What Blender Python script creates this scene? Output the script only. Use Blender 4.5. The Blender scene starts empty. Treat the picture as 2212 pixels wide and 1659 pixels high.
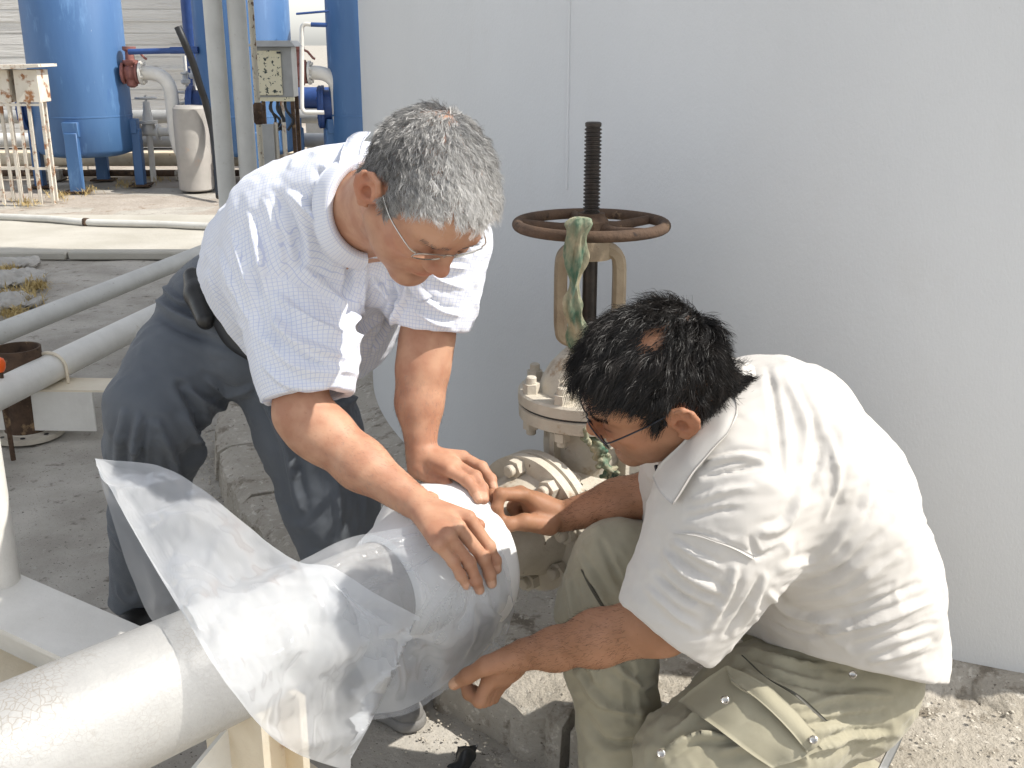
import bpy, math, random
import numpy as np
from mathutils import Vector, Matrix
random.seed(7); np.random.seed(7)
R = math.radians
scene = bpy.context.scene

# ------------------------------------------------------------------ camera
CH, PITCH, FPX = 1.40, R(17.5), 2335.0          # height, downward tilt, focal length for a 2212 px wide frame
cam_d = bpy.data.cameras.new('camera'); cam = bpy.data.objects.new('camera', cam_d)
scene.collection.objects.link(cam)
cam.location = (0, 0, CH); cam.rotation_euler = (math.pi/2 - PITCH, 0, 0)
cam_d.sensor_width = 36; cam_d.lens = 36*FPX/2212; cam_d.clip_start = .05; cam_d.clip_end = 900
scene.camera = cam
# ------------------------------------------------------------------ sky, sun, exposure
SUN = Vector((1, -.15, 1.12)).normalized()      # direction towards the sun
w = bpy.data.worlds.new('World'); scene.world = w; w.use_nodes = True
wn = w.node_tree.nodes; wl = w.node_tree.links
bg = wn['Background']; sky = wn.new('ShaderNodeTexSky'); sky.sky_type = 'NISHITA'; sky.sun_disc = False
sky.sun_elevation = math.asin(SUN.z); sky.sun_rotation = math.atan2(SUN.x, SUN.y)
sky.air_density = 1.0; sky.dust_density = 1.2; sky.ozone_density = .6
hs = wn.new('ShaderNodeHueSaturation'); hs.inputs['Saturation'].default_value = .30; wl.new(sky.outputs[0], hs.inputs['Color']); wl.new(hs.outputs[0], bg.inputs[0]); bg.inputs[1].default_value = .15
sl = bpy.data.lights.new('sun', 'SUN'); sl.energy = 3.3; sl.angle = R(.53); sl.color = (1, .955, .88)
so = bpy.data.objects.new('sun', sl); scene.collection.objects.link(so)
so.rotation_euler = (-SUN).to_track_quat('-Z', 'Y').to_euler(); so.location = (6, -1, 8)
vs = scene.view_settings; vs.view_transform = 'Standard'; vs.look = 'None'; vs.gamma = 1; vs.use_curve_mapping = False
vs.exposure = .76
scene.render.engine = 'CYCLES'
scene.cycles.max_bounces = 6; scene.cycles.transparent_max_bounces = 16; scene.cycles.caustics_reflective = False
scene.cycles.use_denoising = True; scene.cycles.use_adaptive_sampling = True; scene.cycles.adaptive_threshold = .025

# ------------------------------------------------------------------ helpers: picture rows to places
CP, SP = math.cos(PITCH), math.sin(PITCH)
def ray(u, v):
    a, b = (u-1106)/FPX, (829.5-v)/FPX
    return Vector((a, CP + b*SP, -SP + b*CP))
def at(u, v, D):                                 # the point seen at (u, v), D metres ahead
    r = ray(u, v); t = D/r.y
    return Vector((r.x*t, D, CH + r.z*t))
def atz(u, v, z=0.0):                            # the point seen at (u, v) at height z
    r = ray(u, v); t = (z-CH)/r.z
    return Vector((r.x*t, r.y*t, z))
def proj(P):                                     # array of points -> columns, rows, depth
    P = np.asarray(P, float).reshape(-1, 3)
    dz = P[:, 1]*CP - (P[:, 2]-CH)*SP; up = P[:, 1]*SP + (P[:, 2]-CH)*CP
    return 1106 + FPX*P[:, 0]/dz, 829.5 - FPX*up/dz, dz
CX, CY, CZ = Vector((1, 0, 0)), Vector((0, SP, CP)), Vector((0, -CP, SP))   # picture right, picture up, towards the viewer
def cv(a, b, c): return (CX*a + CY*b + CZ*c).normalized()

# ------------------------------------------------------------------ helpers: objects
col = scene.collection
def np_mesh(name, V, F):
    V = np.asarray(V, np.float32); F = np.asarray(F, np.int32); k = F.shape[1]
    me = bpy.data.meshes.new(name)
    me.vertices.add(len(V)); me.vertices.foreach_set('co', V.ravel())
    me.loops.add(F.size); me.loops.foreach_set('vertex_index', F.ravel())
    me.polygons.add(len(F))
    me.polygons.foreach_set('loop_start', np.arange(0, F.size, k, dtype=np.int32))
    me.polygons.foreach_set('loop_total', np.full(len(F), k, np.int32))
    me.update(calc_edges=True); me.validate()
    return me
def link(name, me, m=None, parent=None, smooth=False):
    o = bpy.data.objects.new(name, me); col.objects.link(o)
    if m is not None and me is not None and not me.materials: me.materials.append(m)
    if parent is not None: o.parent = parent; o.matrix_parent_inverse = Matrix.Translation(-Vector(parent.location)) if parent.parent is None else Matrix()
    if smooth and me is not None: me.polygons.foreach_set('use_smooth', np.ones(len(me.polygons), bool))
    return o
def empty(name, loc=(0, 0, 0)):
    o = bpy.data.objects.new(name, None); col.objects.link(o); o.location = loc; o.empty_display_size = .05
    return o
def tag(o, label=None, cat=None, group=None, kind=None):
    if label: o['label'] = label
    if cat: o['category'] = cat
    if group: o['group'] = group
    if kind: o['kind'] = kind
    return o
class MB:                                         # mesh builder: everything in world coordinates
    def __init__(s): s.v = []; s.f = []; s.sm = []
    def add(s, vs_, fs, smooth=False):
        n = len(s.v); s.v += [tuple(x) for x in vs_]; s.f += [tuple(i+n for i in f) for f in fs]; s.sm += [smooth]*len(fs)
    def box(s, c, h, ax=None, bev=0.0):           # centre, half sizes, three axes
        ax = ax or (Vector((1, 0, 0)), Vector((0, 1, 0)), Vector((0, 0, 1))); c = Vector(c)
        if bev <= 0:
            vs_ = [c + ax[0]*(h[0]*i) + ax[1]*(h[1]*j) + ax[2]*(h[2]*k) for i in (-1, 1) for j in (-1, 1) for k in (-1, 1)]
            s.add(vs_, [(0, 1, 3, 2), (4, 6, 7, 5), (0, 4, 5, 1), (2, 3, 7, 6), (0, 2, 6, 4), (1, 5, 7, 3)]); return
        b = min(bev, min(h)*.9); vs_ = []; idx = {}
        for i in (-1, 1):
            for j in (-1, 1):
                for k in (-1, 1):
                    for q in range(3):
                        e = [h[0]-b, h[1]-b, h[2]-b]; e[q] = h[q]
                        idx[(i, j, k, q)] = len(vs_); vs_.append(c + ax[0]*(e[0]*i) + ax[1]*(e[1]*j) + ax[2]*(e[2]*k))
        fs = []
        I = lambda i, j, k, q: idx[(i, j, k, q)]
        for g in (-1, 1):
            o = 1 if g > 0 else -1
            fs.append([I(g, -1, -1, 0), I(g, 1, -1, 0), I(g, 1, 1, 0), I(g, -1, 1, 0)][::o])
            fs.append([I(-1, g, -1, 1), I(-1, g, 1, 1), I(1, g, 1, 1), I(1, g, -1, 1)][::o])
            fs.append([I(-1, -1, g, 2), I(1, -1, g, 2), I(1, 1, g, 2), I(-1, 1, g, 2)][::o])
        for a in (-1, 1):
            for b_ in (-1, 1):
                fs.append((I(-1, a, b_, 1), I(1, a, b_, 1), I(1, a, b_, 2), I(-1, a, b_, 2)))
                fs.append((I(a, -1, b_, 0), I(a, 1, b_, 0), I(a, 1, b_, 2), I(a, -1, b_, 2)))
                fs.append((I(a, b_, -1, 0), I(a, b_, 1, 0), I(a, b_, 1, 1), I(a, b_, -1, 1)))
                for k in (-1, 1): fs.append((I(a, b_, k, 0), I(a, b_, k, 1), I(a, b_, k, 2)))
        s.add(vs_, fs)
    def lathe(s, o, d, prof, n=32, caps=True, smooth=True):   # profile of (distance along d, radius)
        o = Vector(o); d = Vector(d).normalized()
        x = d.orthogonal().normalized(); y = d.cross(x)
        for (t0, r0), (t1, r1) in zip(prof[:-1], prof[1:]):
            vs_ = []
            for t, r in ((t0, r0), (t1, r1)):
                vs_ += [o + d*t + (x*math.cos(2*math.pi*i/n) + y*math.sin(2*math.pi*i/n))*r for i in range(n)]
            s.add(vs_, [(i, (i+1) % n, n+(i+1) % n, n+i) for i in range(n)], smooth)
        if caps:
            for t, r, fl in ((prof[0][0], prof[0][1], 1), (prof[-1][0], prof[-1][1], 0)):
                if r > 1e-5:
                    vs_ = [o + d*t + (x*math.cos(2*math.pi*i/n) + y*math.sin(2*math.pi*i/n))*r for i in range(n)]
                    s.add(vs_, [tuple(range(n))[::-1] if fl else tuple(range(n))])
    def cyl(s, a, b, r, n=24, r2=None, caps=True):
        a, b = Vector(a), Vector(b); L = (b-a).length
        s.lathe(a, b-a, [(0, r), (L, r if r2 is None else r2)], n, caps)
    def tube(s, pts, r, n=12, caps=True):         # r: number or list
        pts = [Vector(p) for p in pts]; rs = r if isinstance(r, (list, tuple, np.ndarray)) else [r]*len(pts)
        T = [(pts[min(i+1, len(pts)-1)] - pts[max(i-1, 0)]).normalized() for i in range(len(pts))]
        x = T[0].orthogonal().normalized(); vs_ = []
        for i, p in enumerate(pts):
            x = (x - T[i]*x.dot(T[i])).normalized(); y = T[i].cross(x)
            vs_ += [p + (x*math.cos(2*math.pi*k/n) + y*math.sin(2*math.pi*k/n))*rs[i] for k in range(n)]
        fs = [(i*n+k, i*n+(k+1) % n, (i+1)*n+(k+1) % n, (i+1)*n+k) for i in range(len(pts)-1) for k in range(n)]
        s.add(vs_, fs, True)
        if caps: s.add(vs_[:n], [tuple(range(n))[::-1]]); s.add(vs_[-n:], [tuple(range(n))])
    def torus(s, c, d, R_, r, n=48, m=14, a0=0, a1=2*math.pi):
        c = Vector(c); d = Vector(d).normalized(); x = d.orthogonal().normalized(); y = d.cross(x); vs_ = []
        for i in range(n):
            t = 2*math.pi*i/n; e = x*math.cos(t) + y*math.sin(t)
            vs_ += [c + e*(R_ + r*math.cos(2*math.pi*k/m)) + d*(r*math.sin(2*math.pi*k/m)) for k in range(m)]
        s.add(vs_, [(i*m+k, ((i+1) % n)*m+k, ((i+1) % n)*m+(k+1) % m, i*m+(k+1) % m) for i in range(n) for k in range(m)], True)
    def prism(s, poly, d):                        # polygon points, extrusion vector
        poly = [Vector(p) for p in poly]; d = Vector(d); n = len(poly)
        s.add(poly + [p+d for p in poly], [tuple(range(n)), tuple(range(2*n-1, n-1, -1))] + [(i, i+n, (i+1) % n+n, (i+1) % n) for i in range(n)])
    def build(s, name, m, parent=None, **k):
        me = bpy.data.meshes.new(name); me.from_pydata(s.v, [], s.f)
        me.polygons.foreach_set('use_smooth', np.array(s.sm, bool)); 
        import bmesh
        b = bmesh.new(); b.from_mesh(me); bmesh.ops.remove_doubles(b, verts=b.verts, dist=1e-6); bmesh.ops.recalc_face_normals(b, faces=b.faces); b.to_mesh(me); b.free()
        me.set_sharp_from_angle(angle=R(38))
        return link(name, me, m, parent)
def spline(pts, n=8):                             # Catmull-Rom through points
    P = [Vector(p) for p in pts]; P = [P[0]*2-P[1]] + P + [P[-1]*2-P[-2]]; out = []
    for i in range(1, len(P)-2):
        for k in range(n):
            t = k/n; a, b, c, d = P[i-1:i+3]
            out.append(.5*((2*b) + (c-a)*t + (2*a-5*b+4*c-d)*t*t + (3*b-a-3*c+d)*t**3))
    return out + [P[-2]]
def vnoise(P, scale, seed=0, octv=3):             # cheap smooth noise from sums of sines, about -1..1
    rs = np.random.RandomState(seed); out = np.zeros(len(P)); amp = 1; f = 1/scale; tot = 0
    for o in range(octv):
        s = 0
        for k in range(5):
            d = rs.normal(size=3); d /= np.linalg.norm(d)
            s = s + np.sin(P @ (d*f*2*math.pi*rs.uniform(.6, 1.3)) + rs.uniform(0, 6.3))
        out += amp*s/2.2; tot += amp; amp *= .5; f *= 2
    return out/tot

# ------------------------------------------------------------------ helpers: materials
def mat(name, c1, c2=None, scale=8, rough=.6, metal=0, bump=0, bscale=60, spots=None, coord='Object', spec=.5, stretch=None, lo=.35, hi=.65):
    """base colour mixed between c1 and c2 by noise; spots = list of (colour, scale, threshold, softness)."""
    m = bpy.data.materials.new(name); m.use_nodes = True; nt = m.node_tree; N = nt.nodes; L = nt.links
    b = N['Principled BSDF']; b.inputs['Roughness'].default_value = rough; b.inputs['Metallic'].default_value = metal
    b.inputs['Specular IOR Level'].default_value = spec
    tc = N.new('ShaderNodeTexCoord'); src = tc.outputs[coord]
    if stretch:
        mp = N.new('ShaderNodeMapping'); mp.inputs['Scale'].default_value = stretch; L.new(src, mp.inputs[0]); src = mp.outputs[0]
    def noise(sc, det=6, rg=.6):
        n = N.new('ShaderNodeTexNoise'); n.inputs['Scale'].default_value = sc; n.inputs['Detail'].default_value = det
        n.inputs['Roughness'].default_value = rg; L.new(src, n.inputs['Vector']); return n.outputs[0]
    def ramp(fac, p0, p1):
        r = N.new('ShaderNodeMapRange'); r.inputs[1].default_value = p0; r.inputs[2].default_value = p1; L.new(fac, r.inputs[0]); return r.outputs[0]
    def mix(f, a, bb):
        x = N.new('ShaderNodeMix'); x.data_type = 'RGBA'; L.new(f, x.inputs[0])
        for s_, i in ((a, 6), (bb, 7)):
            if isinstance(s_, tuple): x.inputs[i].default_value = (*s_, 1)
            else: L.new(s_, x.inputs[i])
        return x.outputs[2]
    c = mix(ramp(noise(scale), lo, hi), tuple(c1), tuple(c2 or c1))
    for (sc_c, sc, th, sf) in (spots or []):
        c = mix(ramp(noise(sc, 8, .65), th, th+sf), c, tuple(sc_c))
    L.new(c, b.inputs['Base Color'])
    if bump:
        bn = N.new('ShaderNodeBump'); bn.inputs['Strength'].default_value = 1; bn.inputs['Distance'].default_value = bump
        L.new(noise(bscale, 8, .6), bn.inputs['Height']); L.new(bn.outputs[0], b.inputs['Normal'])
    m['_'] = 1; m.node_tree['c'] = 0
    return m
def bsdf(m): return m.node_tree.nodes['Principled BSDF']
# ------------------------------------------------------------------ implicit surfaces for bodies and clothes
def A3(v): return np.array(v, np.float32)
class SDF:
    def __init__(s): s.ops = []
    def _add(s, fn, c, r, k, mode='u'): s.ops.append((fn, A3(c), float(r), float(k), mode)); return s
    def cap(s, a, b, ra, rb=None, k=.01, mode='u'):
        rb = ra if rb is None else rb; a, b = A3(a), A3(b); ba = b-a; L2 = float(ba @ ba)+1e-12
        def fn(P):
            h = np.clip(((P-a) @ ba)/L2, 0, 1); return np.linalg.norm(P-a-h[:, None]*ba, axis=1)-(ra+(rb-ra)*h)
        return s._add(fn, (a+b)/2, math.sqrt(L2)/2+max(ra, rb), k, mode)
    def chain(s, pts, rs, k=.01, mode='u'):
        for i in range(len(pts)-1): s.cap(pts[i], pts[i+1], rs[i], rs[i+1], k, mode)
        return s
    def ell(s, c, rad, ax=None, k=.01, mode='u'):
        c = A3(c); rad = A3(rad); M = np.eye(3, dtype=np.float32) if ax is None else np.stack([A3(x) for x in ax], 1)
        def fn(P):
            q = (P-c) @ M; k0 = np.linalg.norm(q/rad, axis=1); k1 = np.linalg.norm(q/(rad*rad), axis=1)+1e-9; return k0*(k0-1)/k1
        return s._add(fn, c, float(rad.max()), k, mode)
    def loft(s, secs, k=.03, mode='u', cut0=None, cut1=None):   # sections: centre, lateral unit vector, half lateral, half depth
        C = [A3(x[0]) for x in secs]; Lt = [A3(x[1]) for x in secs]; a = [x[2] for x in secs]; b = [x[3] for x in secs]
        def fn(P):
            best = None
            for i in range(len(C)-1):
                ba = C[i+1]-C[i]; h = np.clip(((P-C[i]) @ ba)/(ba @ ba), 0, 1)[:, None]
                ctr = C[i]+h*ba; lt = Lt[i]*(1-h)+Lt[i+1]*h; lt = lt-(lt @ ba)[:, None]*ba/(ba @ ba); lt = lt/np.linalg.norm(lt, axis=1)[:, None]
                dp = np.cross(ba/np.linalg.norm(ba), lt); q = P-ctr
                x = (q*lt).sum(1); y = (q*dp).sum(1); zz = q @ (ba/np.linalg.norm(ba)); aa = (a[i]*(1-h)+a[i+1]*h)[:, 0]; bb = (b[i]*(1-h)+b[i+1]*h)[:, 0]; mn = np.minimum(aa, bb)
                e = np.sqrt((x/aa)**2+(y/bb)**2+(zz/mn)**2); g = np.sqrt((x/aa**2)**2+(y/bb**2)**2+(zz/mn**2)**2)+1e-6
                d = e*(e-1)/g; best = d if best is None else smin(best, d, .03)
            return best
        Cm = np.mean(C, 0); return s._add(fn, Cm, max(np.linalg.norm(c-Cm)+max(x, y) for c, x, y in zip(C, a, b)), k, mode)
    def half(s, p, n, c, r, k=.004):                            # remove everything on the far side of a plane within a ball
        p, n, c = A3(p), A3(n), A3(c); n = n/np.linalg.norm(n)
        def fn(P): return np.maximum(-((P-p) @ n), np.linalg.norm(P-c, axis=1)-r)
        return s._add(fn, c, r, k, 's')
    def eval(s, P, blocks=None, bc=None, hd=0):
        P = np.asarray(P, np.float32); D = np.full(len(P), 1.0, np.float32)
        for fn, c, r, k, mode in s.ops:
            if blocks is not None:
                near = np.linalg.norm(bc-c, axis=1) < r+hd*2.2+k+.012
                if not near.any(): continue
                idx = np.nonzero(np.repeat(near, blocks))[0]
            else: idx = slice(None)
            d = fn(P[idx]).astype(np.float32); cur = D[idx]
            D[idx] = smin(cur, d, k) if mode == 'u' else -smin(-cur, d, k)
        return D
    def mesh(s, h, B=8):
        lo = np.min([c-r-k for f, c, r, k, m in s.ops if m == 'u'], 0)-2*h; hi = np.max([c+r+k for f, c, r, k, m in s.ops if m == 'u'], 0)+2*h
        nb = np.ceil((hi-lo)/(h*B)).astype(int)+1; n = nb*B
        g = np.stack(np.meshgrid(*[np.arange(x) for x in nb], indexing='ij'), -1).reshape(-1, 3)
        bc = lo+(g*B+(B-1)/2)*h; hd = h*B*.87
        dc = s.eval(bc); act = np.abs(dc) < hd*1.6+.03
        vol = np.where(dc < 0, -1, 1).astype(np.float32).reshape(nb)
        vol = np.repeat(np.repeat(np.repeat(vol, B, 0), B, 1), B, 2)
        off = np.stack(np.meshgrid(*[np.arange(B)]*3, indexing='ij'), -1).reshape(-1, 3)
        ga = g[act]
        for c0 in range(0, len(ga), 1500):
            gg = ga[c0:c0+1500]; ii = (gg[:, None, :]*B+off[None]).reshape(-1, 3)
            vol[ii[:, 0], ii[:, 1], ii[:, 2]] = s.eval(lo+ii*h, B**3, bc[act][c0:c0+1500], hd)
        S = vol < 0
        cnt = np.zeros(np.array(S.shape)-1, np.int8)
        for i in (0, 1):
            for j in (0, 1):
                for k in (0, 1): cnt += S[i:S.shape[0]-1+i, j:S.shape[1]-1+j, k:S.shape[2]-1+k]
        cells = np.argwhere((cnt > 0) & (cnt < 8)); cid = np.full(cnt.shape, -1, np.int32); cid[tuple(cells.T)] = np.arange(len(cells))
        cor = np.array([(i, j, k) for i in (0, 1) for j in (0, 1) for k in (0, 1)])
        val = np.stack([vol[tuple((cells+c).T)] for c in cor], 1)
        acc = np.zeros((len(cells), 3)); num = np.zeros(len(cells))
        for i in range(8):
            for j in range(i+1, 8):
                if np.abs(cor[i]-cor[j]).sum() == 1:
                    m = (val[:, i] < 0) != (val[:, j] < 0); t = np.where(m, val[:, i]/(val[:, i]-val[:, j]+1e-12), 0)
                    acc += np.where(m[:, None], cor[i]+t[:, None]*(cor[j]-cor[i]), 0); num += m
        V = lo+(cells+acc/num[:, None])*h; F = []
        for ax in range(3):
            b, c = (ax+1) % 3, (ax+2) % 3
            sl0 = [slice(1, -1)]*3; sl1 = [slice(1, -1)]*3; sl0[ax] = slice(0, -1); sl1[ax] = slice(1, None)
            s0, s1 = S[tuple(sl0)], S[tuple(sl1)]; e = np.argwhere(s0 != s1); fl = s0[tuple(e.T)]
            o = np.ones(3, int); o[ax] = 0; e = e+o
            def cc(db, dc_): q = e.copy(); q[:, b] -= db; q[:, c] -= dc_; return cid[tuple(q.T)]
            q = np.stack([cc(0, 0), cc(1, 0), cc(1, 1), cc(0, 1)], 1); q = np.where(fl[:, None], q, q[:, ::-1]); F.append(q)
        F = np.concatenate(F); F = F[(F >= 0).all(1)]
        return V.astype(np.float64), F
def smin(a, b, k):
    h = np.maximum(k-np.abs(a-b), 0)/max(k, 1e-6); return np.minimum(a, b)-h*h*k*.25
def scatter(idx, vals, n): return np.stack([np.bincount(idx, vals[:, c], n) for c in range(3)], 1)
def vnormals(V, F):
    n = np.cross(V[F[:, 2]]-V[F[:, 0]], V[F[:, 3]]-V[F[:, 1]]); N_ = scatter(F.ravel(), np.repeat(n, 4, 0), len(V))
    return N_/(np.linalg.norm(N_, axis=1)[:, None]+1e-12)
def relax(V, F, it=2, lam=.5):
    E = np.concatenate([F[:, [0, 1]], F[:, [1, 2]], F[:, [2, 3]], F[:, [3, 0]]]); cnt = np.bincount(E.ravel(), minlength=len(V))[:, None]
    for j in range(it):
        for l_ in (lam, -lam*1.02):
            s = scatter(E[:, 0], V[E[:, 1]], len(V))+scatter(E[:, 1], V[E[:, 0]], len(V)); V = V+l_*(s/cnt-V)
    return V
def seg_dist(U, W_, pts):                           # distance of screen points to a polyline, with side and position along it
    best = np.full(len(U), 1e9); side = np.zeros(len(U)); tt = np.zeros(len(U)); n = len(pts)-1
    for i in range(n):
        ax_, ay = pts[i]; bx, by = pts[i+1]; dx, dy = bx-ax_, by-ay; L2 = dx*dx+dy*dy
        t = np.clip(((U-ax_)*dx+(W_-ay)*dy)/L2, 0, 1); d = np.hypot(U-ax_-t*dx, W_-ay-t*dy); m = d < best
        best = np.where(m, d, best); side = np.where(m, np.sign((U-ax_)*dy-(W_-ay)*dx), side); tt = np.where(m, (i+t)/n, tt)
    return best, side, tt
def folds(V, F, strokes, sib=2, sm=3):
    """cloth folds laid along lines seen from the front: (points, width, height). height > 0 raises a ridge, < 0 presses a crease."""
    rj = random.Random(len(strokes)); more = []
    for pts, wd, hg in strokes:
        for q_ in range(sib):
            jx, jy = rj.uniform(-2.4, 2.4)*wd, rj.uniform(-2.4, 2.4)*wd; k0 = rj.uniform(.75, 1.2); more.append(([(pts[0][0]+(a-pts[0][0])*k0+jx*(.4+.6*i/len(pts)), pts[0][1]+(b-pts[0][1])*k0+jy*(.4+.6*i/len(pts))) for i, (a, b) in enumerate(pts)], wd*rj.uniform(.55, .85), hg*rj.uniform(.2, .45)))
    strokes = list(strokes)+more
    for _ in range(1):
        N_ = vnormals(V, F); U, W_, dz = proj(V); view = V-np.array([0, 0, CH]); face = -(N_*view).sum(1)/np.linalg.norm(view, axis=1)
        disp = np.zeros(len(V))
        for pts, wd, hg in strokes:
            p = np.array(pts, float); m = (U > p[:, 0].min()-4*wd) & (U < p[:, 0].max()+4*wd) & (W_ > p[:, 1].min()-4*wd) & (W_ < p[:, 1].max()+4*wd) & (face > -.15)
            if not m.any(): continue
            q = [tuple(x)[:2] for x in spline([(a, b, 0) for a, b in pts], 4)] if len(pts) > 2 else pts
            d, sd, t = seg_dist(U[m], W_[m], q); x = d*sd/wd; env = np.sin(np.pi*np.clip(t*.9+.05, 0, 1))**.6
            disp[m] += hg*env*(np.exp(-np.abs(x)**1.35*1.9)-.42*np.exp(-((x-1.25)**2)*2.2)-.22*np.exp(-((x+1.6)**2)*1.2))*np.clip(face[m]*3+.45, 0, 1)
        V = V+N_*disp[:, None]
    return relax(V, F, sm, .5) if sm else V
def wrinkle(V, F, d, wl, amp, seed, mask=None):
    """fields of pulled creases across direction d."""
    d = np.array(d)/np.linalg.norm(d); N_ = vnormals(V, F); s = V @ d/wl+.55*vnoise(V, .14, seed, 2)+.18*vnoise(V, .05, seed+3, 1); r = np.abs(2*(s-np.floor(s))-1); r = (1-r)**1.6
    g = np.clip(vnoise(V, .11, seed+7, 2)*1.3+.1, 0, 1); return V+N_*(amp*(r-.35)*g*(1 if mask is None else mask))[:, None]
def attr(me, name, vals):
    a = me.attributes.new(name, 'FLOAT', 'POINT'); a.data.foreach_set('value', np.asarray(vals, np.float32))
def attr_color(me, name, rgb):
    a = me.attributes.new(name, 'FLOAT_COLOR', 'POINT'); c = np.ones((len(rgb), 4), np.float32); c[:, :3] = rgb; a.data.foreach_set('color', c.ravel())
def panel(name, rows, m, parent, thick=.003, n=6, k=4, noise=0, seed=1, smooth=True, sub=0):
    """a cloth or film panel through rows of points."""
    rows = [spline(r, n) for r in rows] if len(rows[0]) > 2 else [[Vector(r[0]).lerp(Vector(r[1]), i/n) for i in range(n+1)] for r in rows]
    cols = [spline([r[i] for r in rows], k) if len(rows) > 2 else [rows[0][i].lerp(rows[1][i], j/k) for j in range(k+1)] for i in range(len(rows[0]))]
    nx, ny = len(cols), len(cols[0]); V = np.array([[p[:] for p in c] for c in cols]).reshape(-1, 3); i = np.arange(nx*ny).reshape(nx, ny)
    F = np.stack([i[:-1, :-1], i[1:, :-1], i[1:, 1:], i[:-1, 1:]], -1).reshape(-1, 4)
    if noise: V = V+vnormals(V, F)*(noise*vnoise(V, .05, seed, 3))[:, None]
    if thick:
        N_ = vnormals(V, F); t = len(V); bd = np.concatenate([i[0, :], i[1:, -1], i[-1, :-1][::-1], i[1:-1, 0][::-1]]); nx_ = np.roll(bd, -1)
        V = np.concatenate([V+N_*thick/2, V-N_*thick/2]); F = np.concatenate([F, F[:, ::-1]+t, np.stack([bd, bd+t, nx_+t, nx_], 1)])
    return link(name, np_mesh(name, V, F), m, parent, smooth)

# ------------------------------------------------------------------ people: shared builders
class Frame:                                        # head frame: forward, left, up, scale
    def __init__(s, o, f, u, sc): s.f = f.normalized(); s.u = (u-s.f*u.dot(s.f)).normalized(); s.l = s.u.cross(s.f); s.o = Vector(o); s.sc = sc
    def __call__(s, a, b, c): return s.o+(s.f*a+s.l*b+s.u*c)*s.sc
    def ax(s): return (s.f, s.l, s.u)
    def loc(s, V):
        M = np.stack([A3(s.f), A3(s.l), A3(s.u)], 1); return (V-np.array(s.o)) @ M/s.sc
def head(S, H, heavy=1.0):
    q = H.sc; ax = H.ax(); E = lambda c, r, k=.01, mode='u': S.ell(H(*c), [x*q for x in r], ax, k*q, mode)
    E((-.006, 0, .045), (.098, .077, .084)); E((.042, 0, .040), (.056, .064, .058), .03); E((-.045, 0, .012), (.052, .060, .055), .04)
    E((.046, 0, -.022), (.046, .057*heavy, .064), .03); E((.066, 0, -.046), (.034, .040, .038), .025)
    for s in (-1, 1):
        S.cap(H(.006, s*.052*heavy, -.045), H(.074, s*.016, -.090), .021*q, .016*q, .03*q)
        E((.040, s*.040*heavy, -.048), (.034, .022, .034), .022)
        E((.060, s*.046, -.010), (.026, .019, .017), .02)
        S.chain([H(.0905, s*.010, .030), H(.0885, s*.030, .034), H(.072, s*.050, .029)], [.0085*q, .0085*q, .007*q], .014*q)
        E((.104, s*.0315, .010), (.0175, .021, .0125), .012, 's')
        E((.0795, s*.0315, .0105), (.0145, .0165, .0125), .004)
        S.chain([H(.0885, s*.016, .0045), H(.0940, s*.031, .0035), H(.0845, s*.046, .006)], [.0022*q, .0028*q, .0022*q], .004*q)
        E((.084, s*.033, -.008), (.012, .017, .006), .012)
    E((.084, 0, -.091), (.016, .021, .016), .02)
    S.chain([H(.089, 0, .026), H(.101, 0, .006), H(.112, 0, -.014)], [.0075*q, .0080*q, .0105*q], .012*q)
    E((.1135, 0, -.0185), (.0115, .0125, .0105), .006)
    for s in (-1, 1):
        E((.1025, s*.0135, -.0235), (.0120, .0078, .0085), .006); E((.1085, s*.0065, -.0318), (.0045, .0036, .0035), .003, 's')
    E((.0965, 0, -.0455), (.0095, .0225, .0062), .006); E((.0950, 0, -.0570), (.0100, .0195, .0066), .006)
    E((.1085, 0, -.0512), (.0115, .0250, .0011), .0025, 's'); E((.099, 0, -.0685), (.008, .016, .005), .01, 's')
    for s in (-1, 1):                               # ears: bowl, rim, lobe
        e = lambda a, c, b=0.0: H(a, s*(.0765+b), c)
        S.cap(e(-.004, .006), e(-.010, -.006), .016*q, .013*q, .006*q)
        S.ell(e(-.012, .002, .012), (.021*q, .006*q, .029*q), (H.f, (H.l*s+H.f*.55).normalized(), H.u), .005*q)
        rim = [(.004, .008, .006), (.004, .020, .010), (-.004, .030, .014), (-.017, .030, .019), (-.027, .019, .023), (-.030, .003, .023), (-.026, -.012, .019), (-.018, -.022, .014), (-.008, -.029, .010), (.000, -.026, .006)]
        S.chain([e(a, c, b) for a, c, b in rim], [x*q for x in (.003, .0040, .0042, .0044, .0044, .0042, .0040, .0046, .0056, .004)], .003*q)
        S.chain([e(-.012, .022, .016), e(-.021, .008, .019), e(-.017, -.012, .014)], [.0030*q, .0034*q, .0030*q], .003*q)
        S.ell(e(-.008, -.002, .014), (.0085*q, .010*q, .012*q), ax, .004*q, 's')
        S.ell(e(-.020, .020, .022), (.0065*q, .004*q, .0055*q), ax, .003*q, 's')
def finger(S, pts, r0, r1, k=.004):
    n = len(pts); rs = [r0+(r1-r0)*i/(n-1) for i in range(n)]; S.chain(pts, rs, k)
    for i in range(1, n-1): S.ell(pts[i], [rs[i]*1.07]*3, None, .004)
NAILS = []
def nail(P0, P1, nrm, r):                           # nail plate near the finger tip
    d = (P1-P0).normalized(); n_ = (nrm-d*nrm.dot(d)).normalized(); NAILS.append((P1+n_*r*.62-d*r*.1, d, n_, r))
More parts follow.
